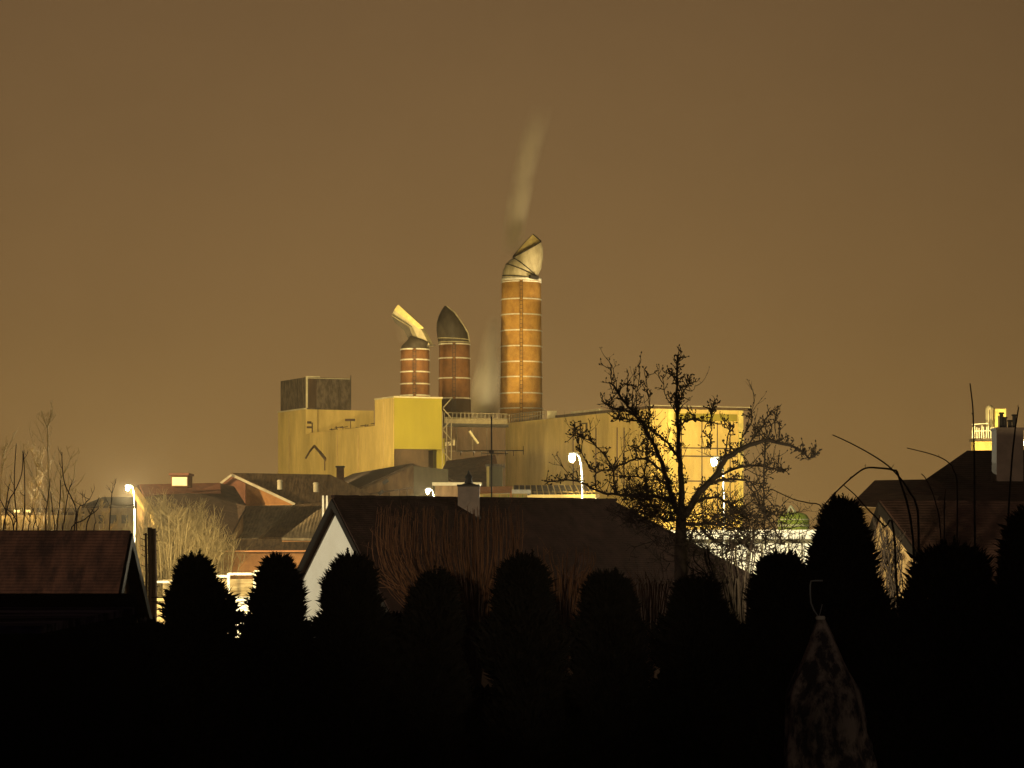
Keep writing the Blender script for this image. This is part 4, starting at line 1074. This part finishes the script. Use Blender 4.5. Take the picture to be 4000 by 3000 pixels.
for k, (px, py, Ds, lb) in enumerate(((560,2060,198,'twiggy lit shrub touching the double pole'),(625,1960,200,'tall twiggy lit shrub below the dormer shed verge'),(690,2010,197,'twiggy lit shrub in the middle of the scrub under the brown shed'),(745,1995,201,'upright twiggy lit shrub below the brown shed slope'),(800,2050,198,'twiggy lit shrub below the pale ribbed annex corner'),(850,2110,200,'lowest twiggy lit shrub at the end of the scrub'),(655,2090,197,'low twiggy lit shrub behind the left conifer'),(760,2090,197,'low dense lit shrub behind the left conifer top'))):
    st = []
    for j in range(36):
        x1 = px+rn.gauss(0,42); y1 = py+abs(rn.gauss(0,40)); bx = px+(x1-px)*.4
        st.append([(bx,2420),(bx+(x1-bx)*.4+rn.uniform(-8,8),2280),(bx+(x1-bx)*.8+rn.uniform(-8,8),(2200+y1)/2),(x1,y1)])
    stem_plant('bare_shrub', lb, 'shrub', Ds, st, 'scrub_bark', .042, .022, seed=100+k, dens=3.0, slen=(.4,1.3), base_px=px, group='lit scrub behind the lamp post', deps=1.2)
# climbing stems over the cottage gable
rn = random.Random(9); st = []
for j in range(26):
    f = rn.random(); x1 = 3425+f*110+rn.uniform(-25,15); y1 = 2040+f*110+rn.uniform(-20,40)
    st.append([(x1+rn.uniform(-30,60),2420),(x1+rn.uniform(-40,40),2300),(x1+rn.uniform(-25,25),2180),(x1,y1)])
stem_plant('climbing_shrub', 'tangled dark stems climbing before the lit stone gable', 'shrub', 66, st, 'bark_dark', .020, .011, seed=12, dens=5, slen=(.12,.4), base_px=3500, deps=.4)

# mottled cone with a bent hook
D = 44; cx = X(3205,D); cn = thing('wrapped_cone', 'tall mottled cone shaped garden wrap tied at the top under a bent hook', 'garden cover', (X(3225,D),D,0))
m = MB(); n = 72; rows = []
rn = random.Random(3)
for i in range(61):
    t = i/60; z = Z(2412,D)*(1-t); lean = .26*t
    r_ = .05+.84*(t*2.5 if t < .24 else (.60+.40*((t-.24)/.76)**.8))
    for k in range(n):
        a = 2*math.pi*k/n
        fold = 1+.07*math.sin(7*a+2*math.sin(3*t))*min(1,t*5)+.16*noise.noise(V((math.cos(a)*1.6,math.sin(a)*1.6,z*1.8)))+.05*noise.noise(V((math.cos(a)*5,math.sin(a)*5,z*6)))
        m.v.append(V((cx+lean+r_*fold*math.cos(a), D+r_*fold*math.sin(a), z)))
for i in range(60):
    for k in range(n):
        k2 = (k+1) % n; m.f.append((i*n+k,(i+1)*n+k,(i+1)*n+k2,i*n+k2))
m.f.append(tuple(range(n)))
m.build('cover', 'mottled_cloth', cn, smooth=True)
m = MB(); m.lathe(V((cx,D,0)), [(.07,Z(2420,D)),(.075,Z(2412,D)),(.06,Z(2406,D))], 12); m.build('tie', 'pale_trim', cn)
m = MB(); m.tube([P(3198,2410,D),P(3180,2385,D),P(3168,2355,D),P(3165,2320,D),P(3165,2285,D),P(3168,2270,D),P(3185,2268,D),P(3214,2268,D)], .011, 6); m.tube([P(3200,2410,D),P(3207,2380,D),P(3212,2360,D)], .007, 5); m.build('hook', 'lamp_metal', cn, smooth=True)

# ------------------------------------------------------------------ smoke
def smoke(name, label, px0, py0, px1, py1, D, r0, r1, dens, bend=0.0):
    a = P(px0,py0,D); b_ = P(px1,py1,D); H = b_.z-a.z; dx = b_.x-a.x
    m = MB(); n = 20
    prof = []
    for i in range(13):
        t = i/12; r_ = (r0+(r1-r0)*t); c = V((a.x+dx*(t+bend*t*(1-t)), D, a.z+H*t))
        for k in range(n): m.v.append(c+V((r_*1.02*math.cos(2*math.pi*k/n), r_*1.02*math.sin(2*math.pi*k/n), 0)))
    for i in range(12):
        for k in range(n):
            k2 = (k+1) % n; m.f.append((i*n+k,i*n+k2,(i+1)*n+k2,(i+1)*n+k))
    m.f.append(tuple(range(n-1,-1,-1))); m.f.append(tuple(12*n+k for k in range(n)))
    mt = bpy.data.materials.new(name); mt.use_nodes = True; nt = mt.node_tree; nt.nodes.clear()
    N = nt.nodes.new; L = nt.links.new
    out = N('ShaderNodeOutputMaterial'); pv = N('ShaderNodeVolumePrincipled'); L(pv.outputs[0], out.inputs['Volume'])
    pv.inputs['Color'].default_value = (1,.88,.66,1); pv.inputs['Anisotropy'].default_value = 0.2
    tc = N('ShaderNodeTexCoord'); sx = N('ShaderNodeSeparateXYZ'); L(tc.outputs['Object'], sx.inputs[0])
    def mth(op, *args):
        q = N('ShaderNodeMath'); q.operation = op
        for i, v in enumerate(args):
            if isinstance(v, (int, float)): q.inputs[i].default_value = v
            else: L(v, q.inputs[i])
        return q.outputs[0]
    t = mth('DIVIDE', sx.outputs[2], H)
    cxn = mth('MULTIPLY', mth('ADD', t, mth('MULTIPLY', mth('MULTIPLY', t, mth('SUBTRACT', 1, t)), bend)), dx)
    rr = mth('ADD', r0, mth('MULTIPLY', t, r1-r0))
    ex = mth('DIVIDE', mth('SUBTRACT', sx.outputs[0], cxn), rr); ey = mth('DIVIDE', sx.outputs[1], rr)
    rad = mth('ADD', mth('MULTIPLY', ex, ex), mth('MULTIPLY', ey, ey))
    body = mth('MAXIMUM', mth('SUBTRACT', 1, rad), 0)
    fade = mth('MULTIPLY', mth('MINIMUM', mth('MULTIPLY', mth('SUBTRACT', 1, t), 1.6), 1), mth('MINIMUM', mth('MULTIPLY', t, 8), 1))
    nz = N('ShaderNodeTexNoise'); nz.inputs['Scale'].default_value = .45; nz.inputs['Detail'].default_value = 4
    mp = N('ShaderNodeMapping'); mp.inputs['Scale'].default_value = (1,1,.4); L(tc.outputs['Object'], mp.inputs[0]); L(mp.outputs[0], nz.inputs['Vector'])
    nn = mth('MAXIMUM', mth('MULTIPLY', mth('SUBTRACT', nz.outputs['Fac'], .28), 3.0), 0)
    L(mth('MULTIPLY', mth('MULTIPLY', mth('MULTIPLY', body, fade), nn), dens), pv.inputs['Density'])
    me = m.build(name, mt, None, loc=a); tag(me, label, 'smoke', kind='stuff'); return me
smoke('smoke_plume', 'thin pale plume rising from the tallest chimney', 1996,1000, 2118,410, 345.8, 1.5, 1.7, 1.0, bend=-.5)
smoke('steam_cloud', 'soft steam drifting up between the dark cowl and the tall chimney', 1880,1655, 1935,1230, 352, 2.4, 1.1, 1.7)
smoke('smoke_wisp', 'faint smoke curling below the bent pale spout', 1585,1345, 1560,1225, 322, .9, 1.0, .3)

# ------------------------------------------------------------------ haze
HAZE = 0.00019
if HAZE > 0:
    m = MB(); m.box(-420,420,-60,900,-1.2,75)
    mt = bpy.data.materials.new('haze'); mt.use_nodes = True; nt = mt.node_tree; nt.nodes.clear()
    out = nt.nodes.new('ShaderNodeOutputMaterial'); pv = nt.nodes.new('ShaderNodeVolumePrincipled')
    pv.inputs['Color'].default_value = (1,.84,.58,1); pv.inputs['Density'].default_value = HAZE; pv.inputs['Anisotropy'].default_value = .45
    nt.links.new(pv.outputs[0], out.inputs['Volume'])
    tag(m.build('haze', mt, None, loc=(0,0,-1.2)), kind='stuff')

# ------------------------------------------------------------------ world : lit night cloud over the works, darker and bluer behind
w = bpy.data.worlds.new('World'); sc.world = w; w.use_nodes = True
nt = w.node_tree; nt.nodes.clear(); N = nt.nodes.new; L = nt.links.new
out = N('ShaderNodeOutputWorld'); bg = N('ShaderNodeBackground'); L(bg.outputs[0], out.inputs[0])
tc = N('ShaderNodeTexCoord'); sx = N('ShaderNodeSeparateXYZ'); L(tc.outputs['Generated'], sx.inputs[0])
r1 = N('ShaderNodeValToRGB'); L(sx.outputs[2], r1.inputs[0])
e = r1.color_ramp.elements
e[0].position = 0.0; e[0].color = (.272,.152,.046,1); e[1].position = .20; e[1].color = (.145,.082,.034,1)
for pos, c in ((.035,(.250,.140,.044,1)),(.09,(.210,.118,.042,1)),(.14,(.178,.101,.039,1))):
    q = e.new(pos); q.color = c
q = e.new(.6); q.color = (.060,.038,.022,1)
back = N('ShaderNodeMapRange'); back.interpolation_type = 'SMOOTHSTEP'; L(sx.outputs[1], back.inputs['Value'])
back.inputs['From Min'].default_value = -.3; back.inputs['From Max'].default_value = .85
nz = N('ShaderNodeTexNoise'); nz.inputs['Scale'].default_value = 2.2; nz.inputs['Detail'].default_value = 3; L(tc.outputs['Generated'], nz.inputs['Vector'])
rn_ = N('ShaderNodeMapRange'); rn_.inputs['To Min'].default_value = .88; rn_.inputs['To Max'].default_value = 1.12; L(nz.outputs['Fac'], rn_.inputs['Value'])
# the glow is strongest over the works, a little left of centre
gx = N('ShaderNodeMath'); gx.operation = 'ADD'; gx.inputs[1].default_value = .045; L(sx.outputs[0], gx.inputs[0])
g2 = N('ShaderNodeMath'); g2.operation = 'MULTIPLY'; L(gx.outputs[0], g2.inputs[0]); L(gx.outputs[0], g2.inputs[1])
g3 = N('ShaderNodeMath'); g3.operation = 'MULTIPLY_ADD'; g3.inputs[1].default_value = -4.0; g3.inputs[2].default_value = 1.0; L(g2.outputs[0], g3.inputs[0])
g4 = N('ShaderNodeMath'); g4.operation = 'MAXIMUM'; g4.inputs[1].default_value = .35; L(g3.outputs[0], g4.inputs[0])
g5 = N('ShaderNodeMath'); g5.operation = 'MULTIPLY'; L(g4.outputs[0], g5.inputs[0]); L(rn_.outputs[0], g5.inputs[1])
nf = N('ShaderNodeTexNoise'); nf.inputs['Scale'].default_value = 14; nf.inputs['Detail'].default_value = 8; nf.inputs['Roughness'].default_value = .72; L(tc.outputs['Generated'], nf.inputs['Vector'])
nr = N('ShaderNodeMapRange'); nr.inputs['To Min'].default_value = .91; nr.inputs['To Max'].default_value = 1.09; L(nf.outputs['Fac'], nr.inputs['Value'])
g6 = N('ShaderNodeMath'); g6.operation = 'MULTIPLY'; L(g5.outputs[0], g6.inputs[0]); L(nr.outputs[0], g6.inputs[1]); g5 = g6
sc_ = N('ShaderNodeVectorMath'); sc_.operation = 'SCALE'; L(r1.outputs[0], sc_.inputs[0]); L(g5.outputs[0], sc_.inputs['Scale'])
mx = N('ShaderNodeMix'); mx.data_type = 'RGBA'; mx.inputs[6].default_value = (.0050,.0030,.0110,1)
L(back.outputs[0], mx.inputs[0]); L(sc_.outputs[0], mx.inputs[7]); L(mx.outputs[2], bg.inputs['Color'])
bg.inputs['Strength'].default_value = 1.07

# ------------------------------------------------------------------ camera and render
cam = bpy.data.cameras.new('camera'); co = bpy.data.objects.new('camera', cam); COL.objects.link(co); sc.camera = co
co.location = (0,0,CZ); co.rotation_euler = (R(90),0,0)
cam.sensor_width = 36; cam.lens = 36*F/4000; cam.shift_y = (HY-1500)/4000; cam.clip_start = .5; cam.clip_end = 9000
sc.view_settings.view_transform = 'Standard'; sc.view_settings.look = 'None'; sc.view_settings.exposure = 0; sc.view_settings.gamma = 1
sc.render.engine = 'CYCLES'; cy = sc.cycles
cy.use_denoising = True; cy.max_bounces = 5; cy.diffuse_bounces = 2; cy.glossy_bounces = 2; cy.volume_bounces = 1
cy.sample_clamp_indirect = 3; cy.sample_clamp_direct = 0
cy.volume_step_rate = 2; cy.volume_max_steps = 128
